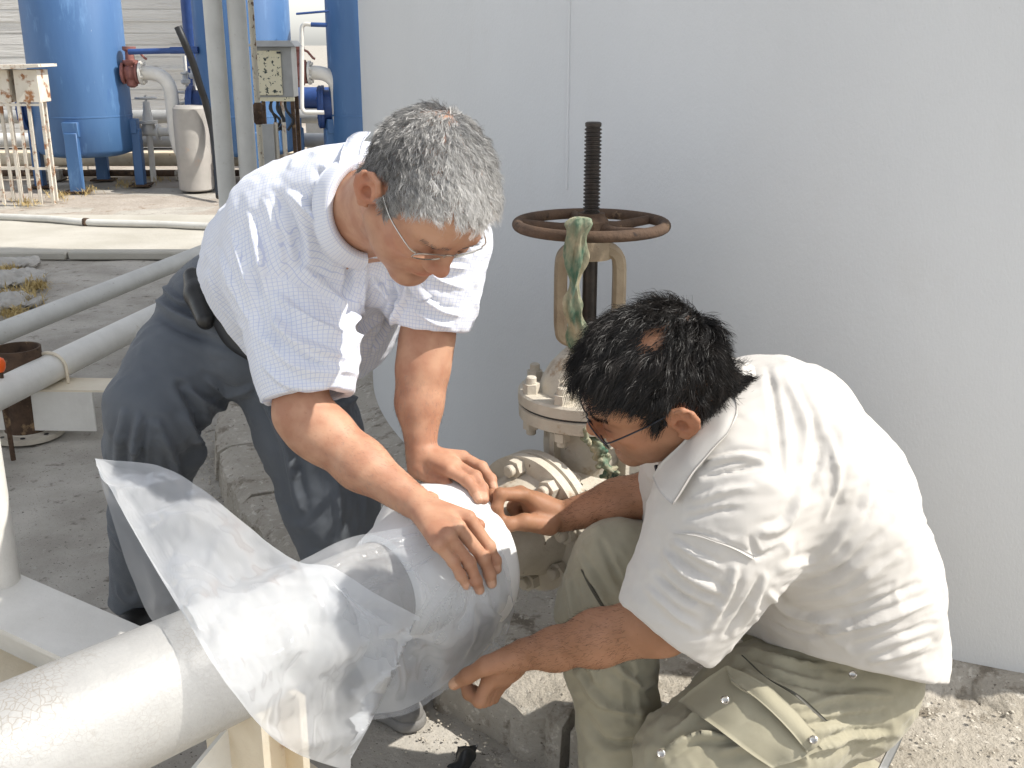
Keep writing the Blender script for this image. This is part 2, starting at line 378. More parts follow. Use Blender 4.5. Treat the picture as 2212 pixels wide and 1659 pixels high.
def skin_mat(name, c1, c2):
    m = bpy.data.materials.new(name); m.use_nodes = True; nt = m.node_tree; N, L = nt.nodes, nt.links; b = N['Principled BSDF']
    b.inputs['Roughness'].default_value = .56; b.inputs['Specular IOR Level'].default_value = .30
    b.inputs['Subsurface Weight'].default_value = .12; b.inputs['Subsurface Radius'].default_value = (.012, .004, .002); b.inputs['Subsurface Scale'].default_value = .6
    tc = N.new('ShaderNodeTexCoord'); a = N.new('ShaderNodeAttribute'); a.attribute_name = 'tint'
    def nz(sc, det): n = N.new('ShaderNodeTexNoise'); n.inputs['Scale'].default_value = sc; n.inputs['Detail'].default_value = det; L.new(tc.outputs['Object'], n.inputs['Vector']); return n.outputs[0]
    mx = N.new('ShaderNodeMix'); mx.data_type = 'RGBA'; mx.inputs[6].default_value = (*c1, 1); mx.inputs[7].default_value = (*c2, 1)
    r = N.new('ShaderNodeMapRange'); r.inputs[1].default_value = .36; r.inputs[2].default_value = .62; L.new(nz(26, 8), r.inputs[0]); L.new(r.outputs[0], mx.inputs[0])
    m2 = N.new('ShaderNodeMix'); m2.data_type = 'RGBA'; m2.blend_type = 'MULTIPLY'; m2.inputs[0].default_value = 1; L.new(mx.outputs[2], m2.inputs[6]); L.new(a.outputs['Color'], m2.inputs[7])
    m3 = N.new('ShaderNodeMix'); m3.data_type = 'RGBA'; r3 = N.new('ShaderNodeMapRange'); r3.inputs[1].default_value = .66; r3.inputs[2].default_value = .74; r3.inputs[4].default_value = .28; L.new(nz(170, 3), r3.inputs[0]); L.new(r3.outputs[0], m3.inputs[0]); L.new(m2.outputs[2], m3.inputs[6]); m3.inputs[7].default_value = (c1[0]*.42, c1[1]*.35, c1[2]*.3, 1)
    L.new(m3.outputs[2], b.inputs['Base Color'])
    bp = N.new('ShaderNodeBump'); bp.inputs['Distance'].default_value = .0003; L.new(nz(330, 6), bp.inputs['Height']); L.new(bp.outputs[0], b.inputs['Normal'])
    return m
def cloth_mat(name, c, c2=None, scale=14, check=None, weave=.0006, rough=.85, sheen=.15, spots=None):
    m = mat(name, c, c2 or c, scale, rough, bump=weave, bscale=900, spots=spots, spec=.15)
    b = bsdf(m); b.inputs['Sheen Weight'].default_value = sheen
    if check:                                       # woven check from the cloth's own coordinates
        nt = m.node_tree; N, L = nt.nodes, nt.links; a = N.new('ShaderNodeAttribute'); a.attribute_name = 'cloth'; sx = N.new('ShaderNodeSeparateXYZ'); L.new(a.outputs['Vector'], sx.inputs[0]); f = []
        for i in (0, 1):
            mu = N.new('ShaderNodeMath'); mu.operation = 'MULTIPLY'; mu.inputs[1].default_value = 1/check[0]; L.new(sx.outputs[i], mu.inputs[0])
            fr = N.new('ShaderNodeMath'); fr.operation = 'FRACT'; L.new(mu.outputs[0], fr.inputs[0])
            lt = N.new('ShaderNodeMath'); lt.operation = 'LESS_THAN'; lt.inputs[1].default_value = check[1]; L.new(fr.outputs[0], lt.inputs[0]); f.append(lt.outputs[0])
        mxm = N.new('ShaderNodeMath'); mxm.operation = 'MAXIMUM'; L.new(f[0], mxm.inputs[0]); L.new(f[1], mxm.inputs[1])
        old = b.inputs['Base Color'].links[0].from_socket; mm = N.new('ShaderNodeMix'); mm.data_type = 'RGBA'; L.new(mxm.outputs[0], mm.inputs[0]); L.new(old, mm.inputs[6]); mm.inputs[7].default_value = (*check[2], 1); L.new(mm.outputs[2], b.inputs['Base Color'])
    return m
def ribbons(name, C, X_, rad, m, parent, shade):
    """flat tapering hairs; C holds the centre line points (strand, step, xyz), X_ the side direction."""
    n, k = C.shape[:2]; t = np.linspace(0, 1, k); w_ = (rad*(1-.8*t**2))[None, :, None]*X_[:, None, :]
    V = np.stack([C-w_, C+w_], 2).reshape(-1, 3); q = np.array([(2*s, 2*s+1, 2*s+3, 2*s+2) for s in range(k-1)])
    me = np_mesh(name, V, (q[None]+(np.arange(n)*2*k)[:, None, None]).reshape(-1, 4)); attr(me, 'strand', np.repeat(shade, 2*k))
    return link(name, me, m, parent, True)
def strands(name, roots, dirs, lens, rad, m, parent, curl=.004, segs=5, seed=3, droop=.0, shade=None, cfreq=70, clump=None, curlv=None):
    rs = np.random.RandomState(seed); n = len(roots); d = dirs/np.linalg.norm(dirs, axis=1)[:, None]
    g = np.arange(n) if clump is None else clump; ng = g.max()+1
    ph = rs.uniform(0, 6.28, ng)[g]+rs.normal(0, .25, n); am = (curl*rs.uniform(.5, 1.3, ng))[g]
    x = np.cross(d, rs.normal(size=(ng, 3))[g]); x /= np.linalg.norm(x, axis=1)[:, None]; y = np.cross(d, x); C = []
    for s in range(segs+1):
        t = s/segs; ar = ph+t*cfreq*lens
        C.append(roots+d*(lens*t)[:, None]+(am*t**.8)[:, None]*((np.sin(ar)-np.sin(ph))[:, None]*x+(np.cos(ar)-np.cos(ph))[:, None]*y)+np.array([0, 0, -1.0])*(droop*lens*t*t)[:, None])
    view = np.array([0, 0, CH])-roots; X_ = np.cross(d, view+rs.normal(0, .35, view.shape)); X_ /= np.linalg.norm(X_, axis=1)[:, None]+1e-9
    return ribbons(name, np.stack(C, 1), X_, rad, m, parent, rs.uniform(0, 1, n) if shade is None else shade)
def hair_mat(name, dark, light, rough=.35, spec=.5):
    m = bpy.data.materials.new(name); m.use_nodes = True; N, L = m.node_tree.nodes, m.node_tree.links; b = N['Principled BSDF']
    a = N.new('ShaderNodeAttribute'); a.attribute_name = 'strand'; mx = N.new('ShaderNodeMix'); mx.data_type = 'RGBA'; mx.inputs[6].default_value = (*dark, 1); mx.inputs[7].default_value = (*light, 1)
    L.new(a.outputs['Fac'], mx.inputs[0]); L.new(mx.outputs[2], b.inputs['Base Color']); b.inputs['Roughness'].default_value = rough; b.inputs['Specular IOR Level'].default_value = spec
    return m
def glasses(parent, H, m_wire, m_lens, w=.052, hgt=.040, z=.004, fwd=.1165, tilt=.0):
    q = H.sc
    for s in (-1, 1):
        pts = []
        for i in range(28):
            a = 2*math.pi*i/28; ca, sa = math.cos(a), math.sin(a); ex = abs(ca)**.7*math.copysign(1, ca)*w/2; ez = abs(sa)**.75*math.copysign(1, sa)*hgt/2
            pts.append(H(fwd-abs(s*.034+ex)**2*2.2+ez*math.sin(tilt), s*.034+ex, z+ez*math.cos(tilt)))
        b = MB(); b.tube(pts+[pts[0]], .0011*q, 6, False); b.build('glasses_rim', m_wire, parent)
        b = MB(); ctr = sum(pts, Vector())/len(pts); b.add([ctr]+pts, [(0, i+1, (i+1) % 28+1) for i in range(28)], True); b.build('glasses_lens', m_lens, parent)
        b = MB(); b.tube(spline([H(fwd-.008, s*(.034+w/2), z+.006), H(fwd-.018, s*.069, z+.008), H(.04, s*.077, .012), H(-.004, s*.081, .018), H(-.022, s*.083, .004)], 5), .0013*q, 6); b.build('glasses_temple', m_wire, parent)
    b = MB(); b.tube(spline([H(fwd-.0005, -.034+w/2-.002, z+.006), H(fwd+.003, 0, z+.010), H(fwd-.0005, .034-w/2+.002, z+.006)], 5), .0012*q, 6); b.build('glasses_bridge', m_wire, parent)
def on_pipe(u, v, r):                               # nearest point seen at (u, v) on a cylinder about the pipe axis
    d = ray(u, v); o = Vector((0, 0, CH))-VC; o2 = o-AX*o.dot(AX); d2 = d-AX*d.dot(AX)
    A_, B_, C_ = d2.dot(d2), 2*o2.dot(d2), o2.dot(o2)-r*r; disc = B_*B_-4*A_*C_
    t = (-B_-math.sqrt(max(disc, 0)))/(2*A_); return Vector((0, 0, CH))+d*t

def collar_ring(name, c, e, opening, m, parent, r=.074, gap=.5, drop=.045, rise=.020, flare=.030, seed=1):
    """folded shirt collar round the neck: stand, fold and leaf, open towards the throat."""
    e = e.normalized(); x = (opening-e*opening.dot(e)).normalized(); y = e.cross(x); V = []; n = 64; P_ = [(-.012, 0), (.010, -.001), (rise, .003), (rise+.004, .008), (rise-.002, .014), (rise-.35*drop, .014+flare*.42), (rise-.72*drop, .014+flare*.8), (rise-drop, .014+flare)]
    for i in range(n):
        a = gap+(2*math.pi-2*gap)*i/(n-1); tip = max(0, 1-min(a-gap, 2*math.pi-gap-a)/.75)
        for j, (h, o_) in enumerate(P_):
            k = max(0, (j-3)/4); aa = a-(.22*tip*k if a < math.pi else -.22*tip*k); rr = r*(1+.10*math.cos(a))+o_+.002*math.sin(5*a+seed)*k
            V.append(c+(x*math.cos(aa)+y*math.sin(aa))*rr+e*(h-.030*tip*k-.012*math.cos(a)*1))
    q = len(P_); F = [(i*q+j, (i+1)*q+j, (i+1)*q+j+1, i*q+j+1) for i in range(n-1) for j in range(q-1)]
    V = np.array([v[:] for v in V]); F = np.array(F); N_ = vnormals(V, F); t = len(V); th = .0022
    i_ = np.arange(n*q).reshape(n, q); bd = np.concatenate([i_[0, :], i_[1:, -1], i_[-1, :-1][::-1], i_[1:-1, 0][::-1]]); nx_ = np.roll(bd, -1)
    V2 = np.concatenate([V+N_*th/2, V-N_*th/2]); F2 = np.concatenate([F, F[:, ::-1]+t, np.stack([bd, bd+t, nx_+t, nx_], 1)])
    o = link(name, np_mesh(name, V2, F2), m, parent, True); C_ = np.zeros((2*t, 3)); C_[:, 0] = np.tile(np.repeat(np.arange(n)*2*math.pi*.10/n, q), 2); C_[:, 1] = np.tile(np.tile(np.array([0, .022, .032, .038, .044, .066, .088, .108])[:q], n), 2)
    a = o.data.attributes.new('cloth', 'FLOAT_VECTOR', 'POINT'); a.data.foreach_set('vector', C_.astype(np.float32).ravel()); return o
# ------------------------------------------------------------------ materials of the setting
M_ground = mat('worn_concrete', (.32, .295, .255), (.46, .43, .38), 3.4, .95, bump=.006, bscale=38,
               spots=[((.17, .15, .125), 11, .60, .08), ((.40, .375, .33), 30, .60, .05), ((.09, .078, .065), 60, .64, .03), ((.05, .043, .036), 150, .63, .03)], spec=.2)
M_slab = mat('pale_concrete', (.40, .375, .32), (.48, .455, .40), 1.6, .95, bump=.004, bscale=30,
             spots=[((.42, .39, .34), 9, .60, .1), ((.30, .27, .23), 50, .68, .04)], spec=.2)
M_dirt = mat('dusty_dirt', (.33, .29, .245), (.41, .365, .315), 3, .98, bump=.012, bscale=26,
             spots=[((.24, .18, .13), 10, .58, .1)], spec=.1)
M_found = mat('foundation_concrete', (.36, .325, .27), (.46, .42, .36), 5, .96, bump=.012, bscale=55,
              spots=[((.22, .19, .15), 14, .54, .1), ((.56, .52, .45), 40, .58, .06), ((.13, .11, .09), 70, .63, .04), ((.08, .07, .06), 160, .65, .03)], spec=.15)
M_tank = mat('tank_paint', (.60, .61, .615), (.645, .655, .66), 1.3, .40, bump=.0010, bscale=230, spots=[((.61, .615, .615), 5, .58, .14), ((.36, .33, .29), 60, .76, .02)], spec=.4, stretch=(1, 1, .45))
M_white = mat('white_pipe_paint', (.66, .64, .59), (.74, .72, .67), 9, .45, bump=.0012, bscale=90, spots=[((.48, .42, .33), 22, .66, .1), ((.22, .12, .06), 48, .74, .03)])
M_pipe2 = mat('grey_white_pipe_paint', (.52, .51, .475), (.60, .59, .55), 7, .55, bump=.001, bscale=120, spots=[((.40, .37, .32), 30, .63, .08)])
M_cream = mat('cream_steel_paint', (.66, .57, .43), (.74, .66, .52), 8, .5, bump=.0015, bscale=80, spots=[((.36, .17, .06), 10, .62, .10), ((.16, .08, .04), 26, .69, .04)])
M_valve = mat('valve_paint', (.47, .42, .34), (.58, .535, .45), 9, .65, bump=.002, bscale=110, spots=[((.30, .21, .13), 13, .59, .1), ((.13, .08, .05), 40, .67, .04), ((.62, .58, .50), 6, .60, .1)])
M_rust = mat('rusted_iron', (.062, .040, .028), (.115, .072, .046), 22, .85, bump=.002, bscale=160, spots=[((.30, .20, .11), 12, .60, .08), ((.03, .02, .016), 35, .6, .1)], spec=.3)
M_stem = mat('greased_steel', (.02, .017, .015), (.045, .035, .028), 40, .38, .4, bump=.0008, bscale=200)
M_blue = mat('blue_vessel_paint', (.050, .125, .28), (.066, .155, .32), 3, .5, bump=.001, bscale=40, stretch=(1, 1, .25), spots=[((.12, .24, .44), 7, .58, .14), ((.045, .12, .30), 11, .60, .12), ((.28, .34, .44), 40, .70, .05)])
M_dblue = mat('dark_blue_paint', (.02, .055, .19), (.03, .08, .25), 9, .5)
M_redox = mat('red_oxide_iron', (.22, .085, .07), (.30, .13, .11), 20, .8, bump=.002, bscale=90)
M_black = mat('black_rubber', (.012, .013, .014), (.02, .021, .023), 30, .42)
M_wall = mat('board_marked_concrete', (.56, .55, .52), (.68, .67, .64), 3, .95, bump=.015, bscale=12, stretch=(.25, 1, 3), spots=[((.40, .38, .35), 6, .60, .1)], spec=.1)
M_rustyframe = mat('rusty_white_frame', (.60, .55, .46), (.68, .63, .55), 7, .7, spots=[((.30, .14, .06), 9, .53, .08)], bump=.002)
M_flake = mat('flaking_cream_door', (.72, .66, .46), (.74, .68, .50), 6, .6, spots=[((.03, .045, .04), 40, .575, .015)])
M_greybox = mat('grey_box_paint', (.34, .34, .33), (.40, .40, .39), 12, .6)
M_drum = mat('grey_plastic_drum', (.36, .34, .31), (.43, .40, .37), 5, .5, spots=[((.48, .36, .28), 6, .63, .1)])
M_weed = mat('dry_weed', (.38, .27, .10), (.52, .40, .18), 30, .9)
M_stone = mat('pale_stone', (.36, .34, .31), (.46, .44, .40), 9, .95, bump=.01, bscale=25)

# ------------------------------------------------------------------ ground, slab, foundation
def sheet(name, x0, x1, y0, y1, z, m, nx=2, ny=2, amp=0, kind='structure'):
    X, Y = np.meshgrid(np.linspace(x0, x1, nx), np.linspace(y0, y1, ny), indexing='ij')
    P = np.stack([X.ravel(), Y.ravel(), np.full(X.size, z)], 1)
    if amp: P[:, 2] += amp*(vnoise(P*[1, 1, 0], .5, 3, 4)-.8)
    i = np.arange(nx*ny).reshape(nx, ny)
    F = np.stack([i[:-1, :-1], i[1:, :-1], i[1:, 1:], i[:-1, 1:]], -1).reshape(-1, 4)
    return tag(link(name, np_mesh(name, P, F), m, None, True), kind=kind)
sheet('ground', -400, 400, -60, 700, -.02, M_ground)
sheet('yard_ground', -7, 4, -2, 7.25, -.004, M_ground, 260, 260, .006)
pale = sheet('pale_slab', -30, 9, 7.38, 9.25, .004, M_slab, 200, 30, .004)
sheet('dirt_ground', -30, 12, 9.25, 40, .0, M_dirt, 90, 90, .02)
mb = MB()                                          # low kerb between the yard and the pale slab
for i in range(14):
    mb.box((-9+i*.92, 7.30+.01*math.sin(i*2.1), .022), (.455, .055, .03), bev=.012)
tag(mb.build('kerb', M_slab), kind='structure')
TC, TR, FR = Vector((1.962, 4.315, 0)), 2.52, 3.09     # tank centre, radius, foundation radius
FZ = .12
mb = MB(); mb.lathe(TC, (0, 0, 1), [(-.05, FR-.16), (FZ-.006, FR-.16)], 120)
found = tag(mb.build('foundation', M_found), kind='structure')
# uneven rim stones of the foundation, one by one
ang0 = math.atan2(1.9-TC.y, -.2-TC.x)
for k in range(17):
    a0 = ang0 - 1.15 + k*.155; a1 = a0 + .152 - .004*(k % 3)
    rs = random.Random(k); zt = FZ + rs.uniform(-.002, .003); n = 21; vs_ = []; fs = []
    ro = FR + rs.uniform(-.005, .005)
    for i in range(n):
        a = a0 + (a1-a0)*i/(n-1); c, s = math.cos(a), math.sin(a)
        ja, jb, jc = rs.uniform(-.012, .012), rs.uniform(-.014, .006), rs.uniform(-.008, .004)
        for r_, z_ in ((FR-.17, -.04), (FR-.17, zt), (ro-.035, zt+jc), (ro+ja*.5, zt-.022+jb), (ro+ja+.01, -.04)):
            vs_.append((TC.x + r_*c, TC.y + r_*s, z_))
    for i in range(n-1):
        for q in range(4): fs.append((i*5+q, i*5+q+1, i*5+q+6, i*5+q+5))
    fs += [(0, 1, 2, 3, 4), tuple(5*(n-1)+q for q in (4, 3, 2, 1, 0))]
    b = MB(); b.add(vs_, fs); b.build('rim_stone', M_found, found)
# crumbled sand and pebbles along the rim and by the tank foot
def pebbles(name, spots, n, smin, smax, m, label, cat):
    rs = np.random.RandomState(5); V = []; F = []
    ico = np.array([(0, 0, 1), (.9, 0, .1), (.25, .85, 0), (-.75, .5, .1), (-.7, -.55, 0), (.3, -.85, .1), (0, 0, -.6)])
    tri = [(0, 1, 2), (0, 2, 3), (0, 3, 4), (0, 4, 5), (0, 5, 1), (6, 2, 1), (6, 3, 2), (6, 4, 3), (6, 5, 4), (6, 1, 5)]
    for _ in range(n):
        p = spots(rs); s = smin*(smax/smin)**(rs.rand()**2.2); a = rs.uniform(0, 6.3)
        M = np.array([[math.cos(a), -math.sin(a), 0], [math.sin(a), math.cos(a), 0], [0, 0, .7]])*s
        q = (ico*rs.uniform(.7, 1.25, (7, 1))) @ M.T + p; k = len(V); V += q.tolist(); F += [(a_+k, b_+k, c_+k) for a_, b_, c_ in tri]
    return tag(link(name, np_mesh(name, V, F), m), label, cat, kind='stuff')
def spot_rim(rs):
    a = ang0 + rs.uniform(-.9, .9); r_ = FR + abs(rs.normal(0, .10)) + .01
    if rs.rand() < .22: r_ = FR - rs.uniform(0, .5); return np.array([TC.x+r_*math.cos(a), TC.y+r_*math.sin(a), FZ+.004])
    return np.array([TC.x+r_*math.cos(a), TC.y+r_*math.sin(a), .002])
def spot_foot(rs):
    a = math.atan2(-2.4, -1.15) + rs.uniform(-.45, .45); r_ = TR + .12 + abs(rs.normal(0, .16)); return np.array([TC.x+r_*math.cos(a), TC.y+r_*math.sin(a), FZ+.003])
M_grit = mat('grit', (.42, .38, .31), (.55, .50, .42), 30, .95)
pebbles('gravel', spot_rim, 4200, .0015, .0065, M_grit, 'loose grit and crumbs along the broken foundation rim', 'gravel')
pebbles('gravel', spot_foot, 1100, .0015, .006, M_grit, 'pale grit strewn on the foundation at the tank foot', 'gravel')
# sand and mortar lump that ends along the tank foot
ns = 240; vs_ = []; fs = []
for i in range(ns):
    a = math.pi + 1.75*i/(ns-1) - .15; j = .012*math.sin(i*.9)+.016*math.sin(i*.37+1)+.01*math.sin(i*2.3)
    for r_, z_ in ((TR-.02, FZ+.035), (TR+.012, FZ+.03), (TR+.075+j, FZ+.014), (TR+.12+j*1.6, FZ-.01)): vs_.append((TC.x+r_*math.cos(a), TC.y+r_*math.sin(a), z_))
for i in range(ns-1):
    for q in range(3): fs.append((i*4+q, i*4+q+1, i*4+q+5, i*4+q+4))
b = MB(); b.add(vs_, fs); tag(b.build('mortar_fillet', M_found), kind='structure')

# ------------------------------------------------------------------ the big white tank
tank = empty('storage_tank', (TC.x, TC.y, FZ)); tag(tank, 'large white painted steel storage tank standing behind both men', 'storage tank')
H = 7.0
mb = MB(); n = 220
prof = [(0, TR+.035), (.012, TR+.035), (.012, TR), (H, TR), (H+.25, .01)]
mb.lathe((TC.x, TC.y, FZ), (0, 0, 1), prof, n); sh = mb.build('shell', M_tank, tank)
ub = (1230-1106)/FPX
mb = MB()                                           # vertical weld seam
def on_tank(u):                                     # surface angle seen in column u at eye height
    d = ray(u, 829.5); dx, dy = d.x, d.y; A = dx*dx+dy*dy; B = -2*(dx*TC.x+dy*TC.y); C_ = TC.x**2+TC.y**2-TR*TR
    t = (-B-math.sqrt(B*B-4*A*C_))/(2*A); return math.atan2(dy*t-TC.y, dx*t-TC.x)
for a_, z0, z1 in ((on_tank(1218), .95, H),):
    p = [Vector((TC.x+(TR+.0006)*math.cos(a_), TC.y+(TR+.0006)*math.sin(a_), FZ+z0+(z1-z0)*i/120)) for i in range(121)]
    mb.tube(p, [.0035+.0008*random.random() for _ in p], 6)
mb.build('weld_seam', M_tank, tank)

# ------------------------------------------------------------------ main pipe, its joints and the gate valve
PZ = .50
AX = Vector((.69, .724, 0)).normalized(); VC = Vector((.152, 2.072, PZ))     # pipe direction, valve centre
SD = Vector((AX.y, -AX.x, 0)); UP = Vector((0, 0, 1))
def pp(t, s=0, z=0): return VC + AX*t + SD*s + UP*z
M_wrapped = mat('cracked_white_wrap', (.31, .305, .295), (.39, .385, .37), 5, .42, bump=.0012, bscale=120)
nt = M_wrapped.node_tree; N, L = nt.nodes, nt.links                          # net of fine brown cracks
tc = N.new('ShaderNodeTexCoord'); nz = N.new('ShaderNodeTexNoise'); nz.inputs['Scale'].default_value = 9; nz.inputs['Detail'].default_value = 5
mx = N.new('ShaderNodeMix'); mx.data_type = 'RGBA'; mx.blend_type = 'ADD'; mx.inputs[0].default_value = .07
L.new(tc.outputs['Object'], mx.inputs[6]); L.new(tc.outputs['Object'], nz.inputs['Vector']); L.new(nz.outputs['Color'], mx.inputs[7])
vo = N.new('ShaderNodeTexVoronoi'); vo.feature = 'DISTANCE_TO_EDGE'; vo.inputs['Scale'].default_value = 105; L.new(mx.outputs[2], vo.inputs['Vector'])
mr = N.new('ShaderNodeMapRange'); mr.inputs[1].default_value = .0; mr.inputs[2].default_value = .085; mr.inputs[3].default_value = 1; mr.inputs[4].default_value = 0; L.new(vo.outputs['Distance'], mr.inputs[0])
n2 = N.new('ShaderNodeTexNoise'); n2.inputs['Scale'].default_value = 7; n2.inputs['Detail'].default_value = 4; L.new(tc.outputs['Object'], n2.inputs['Vector'])
m2 = N.new('ShaderNodeMapRange'); m2.inputs[1].default_value = .42; m2.inputs[2].default_value = .62; L.new(n2.outputs[0], m2.inputs[0])
mu = N.new('ShaderNodeMath'); mu.operation = 'MULTIPLY'; L.new(mr.outputs[0], mu.inputs[0]); L.new(m2.outputs[0], mu.inputs[1])
mu2 = N.new('ShaderNodeMath'); mu2.operation = 'MULTIPLY'; mu2.inputs[1].default_value = .6; L.new(mu.outputs[0], mu2.inputs[0])
old = bsdf(M_wrapped).inputs['Base Color'].links[0].from_socket
mm = N.new('ShaderNodeMix'); mm.data_type = 'RGBA'; L.new(mu2.outputs[0], mm.inputs[0]); L.new(old, mm.inputs[6]); mm.inputs[7].default_value = (.20, .165, .12, 1)
L.new(mm.outputs[2], bsdf(M_wrapped).inputs['Base Color'])
line = empty('product_pipeline', pp(-.6)); line.location.z = 0
tag(line, 'thick white painted pipe running from the lower left corner to the valve', 'pipe')
r6 = .084
mb = MB(); mb.lathe(pp(-.33), -AX, [(0, r6), (.95, r6)], 64); mb.build('pipe', M_wrapped, line)
mb = MB(); mb.lathe(pp(-.805), -AX, [(0, r6), (.002, r6+.010), (.006, r6+.0115), (.05, r6+.0115), (3.2, r6+.0115)], 72); mb.build('pipe_coating', M_wrapped, line)
mb = MB()                                         # flanged joint hidden in the white wrap, spool, reducer towards the valve
mb.lathe(pp(-.155), -AX, [(0, .13), (.004, .138), (.024, .138), (.026, .105), (.05, .097), (.085, r6+.002), (.28, r6+.002)], 64)
spool = mb.build('flange_spool', M_valve, line)
def hexbolt(mb, c, d, r, h, stud=True, rot=0):
    d = Vector(d).normalized(); x = d.orthogonal().normalized(); x.rotate(Matrix.Rotation(rot, 3, d)); y = d.cross(x)
    p = [Vector(c) + (x*math.cos(math.pi/3*i)+y*math.sin(math.pi/3*i))*r for i in range(6)]
    mb.prism(p, d*h)
    if stud: mb.lathe(Vector(c)+d*h*.9, d, [(0, r*.60), (h*.75, r*.60), (h*.85, r*.5)], 16)
for i in range(8):
    a = 2*math.pi*(i+.22)/8; mb = MB()
    hexbolt(mb, pp(-.1795) + (SD*math.cos(a)+UP*math.sin(a))*.115, -AX, .0200, .019, True, i*.7); mb.build('bolt', M_valve, spool)
# ---- gate valve
valve = empty('gate_valve', (VC.x, VC.y, 0)); tag(valve, 'old cream gate valve with a rusty handwheel and tall black threaded stem', 'valve')
mb = MB(); mb.lathe(pp(-.1535), AX, [(0, .128), (.003, .138), (.022, .138), (.024, .10), (.05, .092), (.10, .105), (.155, .112), (.21, .105), (.26, .092), (.285, .10), (.287, .138), (.309, .138)], 56)
mb.lathe(pp(.158), AX, [(0, .136), (.02, .136), (.022, .088), (.42, .088)], 40)
mb.build('body', M_valve, valve)
for i in range(8):
    a = 2*math.pi*(i+.22)/8; mb = MB()
    hexbolt(mb, pp(-.131)+(SD*math.cos(a)+UP*math.sin(a))*.115, AX, .0165, .016, True, i); mb.build('bolt', M_valve, valve)
mb = MB(); c, z0 = VC.copy(), PZ
ell = lambda t, r: (t, r)
c2 = c+UP*.024; mb.lathe(c, UP, [(.05, .085), (.125, .088), (.19, .085)], 40)                # neck
for a in (0, math.pi/2, math.pi, 1.5*math.pi):
    d = AX*math.cos(a)+SD*math.sin(a); mb.box(c+d*.095+UP*.11, (.012, .006, .06), (d, UP.cross(d), UP))
mb.build('neck', M_valve, valve)
mb = MB(); mb.lathe(c2, UP, [(.158, .13), (.161, .138), (.184, .139), (.187, .135)], 56); lowf = mb.build('bonnet_flange', M_valve, valve)
mb = MB(); mb.lathe(c2, UP, [(.1895, .135), (.192, .140), (.212, .140), (.216, .136), (.2165, .098), (.235, .093), (.262, .078), (.288, .054), (.305, .036), (.335, .032)], 56)
bon = mb.build('bonnet', M_valve, valve)
mb = MB(); mb.lathe(c2, UP, [(.1865, .1362), (.190, .1362)], 48, False); mb.build('gasket', M_black, valve)
for i in range(8):
    a = 2*math.pi*(i+.5)/8 + .12; p = c2 + (AX*math.cos(a)+SD*math.sin(a))*.119
    mb = MB(); hexbolt(mb, p+UP*.216, UP, .0170, .019, True, i*.6); mb.build('nut', M_valve, valve); mb = MB(); hexbolt(mb, p+UP*.158, -UP, .0165, .017, True, i*.4); mb.build('nut', M_valve, valve)
mb = MB()                                          # yoke: two arms and a head
for s in (-1, 1):
    q = [c+CX*(s*.030)+UP*.338, c+CX*(s*.050)+UP*.347, c+CX*(s*.056)+UP*.364, c+CX*(s*.057)+UP*.42, c+CX*(s*.056)+UP*.492, c+CX*(s*.047)+UP*.513, c+CX*(s*.030)+UP*.522]
    q = spline(q, 5); ax_y = Vector((0, 1, 0)); vs_ = []; fs = []
    for i, p in enumerate(q):
        t = (q[min(i+1, len(q)-1)]-q[max(i-1, 0)]).normalized(); nx_ = t.cross(ax_y).normalized(); hw = .0125; hd = .022
        vs_ += [p+nx_*hw+ax_y*hd*.7, p+nx_*hw*.55+ax_y*hd, p-nx_*hw*.55+ax_y*hd, p-nx_*hw+ax_y*hd*.7, p-nx_*hw-ax_y*hd*.7, p-nx_*hw*.55-ax_y*hd, p+nx_*hw*.55-ax_y*hd, p+nx_*hw-ax_y*hd*.7]
    for i in range(len(q)-1):
        for k in range(8): fs.append((i*8+k, i*8+(k+1) % 8, (i+1)*8+(k+1) % 8, (i+1)*8+k))
    mb.add(vs_, fs, True)
mb.lathe(c, UP, [(.500, .024), (.503, .040), (.525, .041), (.545, .036), (.556, .036)], 32)
mb.build('yoke', mat('stained_yoke', (.20, .145, .09), (.34, .27, .18), 11, .7, bump=.002, bscale=110, spots=[((.09, .055, .035), 16, .56, .1)]), valve)
mb = MB(); th = []; zz = .30
while zz < .552: th += [(zz, .0145)]; zz += .25
th = [(.30, .0145), (.556, .0145)]; zz = .556
while zz < .748: th += [(zz, .0163), (zz+.0022, .0163), (zz+.0036, .0132), (zz+.0056, .0132)]; zz += .0070
th += [(zz, .0155), (zz+.006, .0155), (zz+.008, .0125)]
mb.lathe(c, UP, th, 24); mb.build('stem', M_stem, valve)
mb = MB(); wc = c+UP*.568; mb.torus(wc, UP, .1415, .0108, 72, 16)
hub = [(.540, .030), (.545, .034), (.575, .034), (.584, .026), (.590, .026)]
mb.lathe(c, UP, hub, 28)
for i in range(5):
    a = .5+2*math.pi*i/5; d = CX*math.cos(a)+Vector((0, 1, 0))*math.sin(a)
    mb.tube([c+UP*.562+d*.02, c+UP*.560+d*.06, c+UP*.565+d*.11, c+UP*.568+d*.145], [.012, .010, .009, .009], 10)
mb.build('handwheel', M_rust, valve)
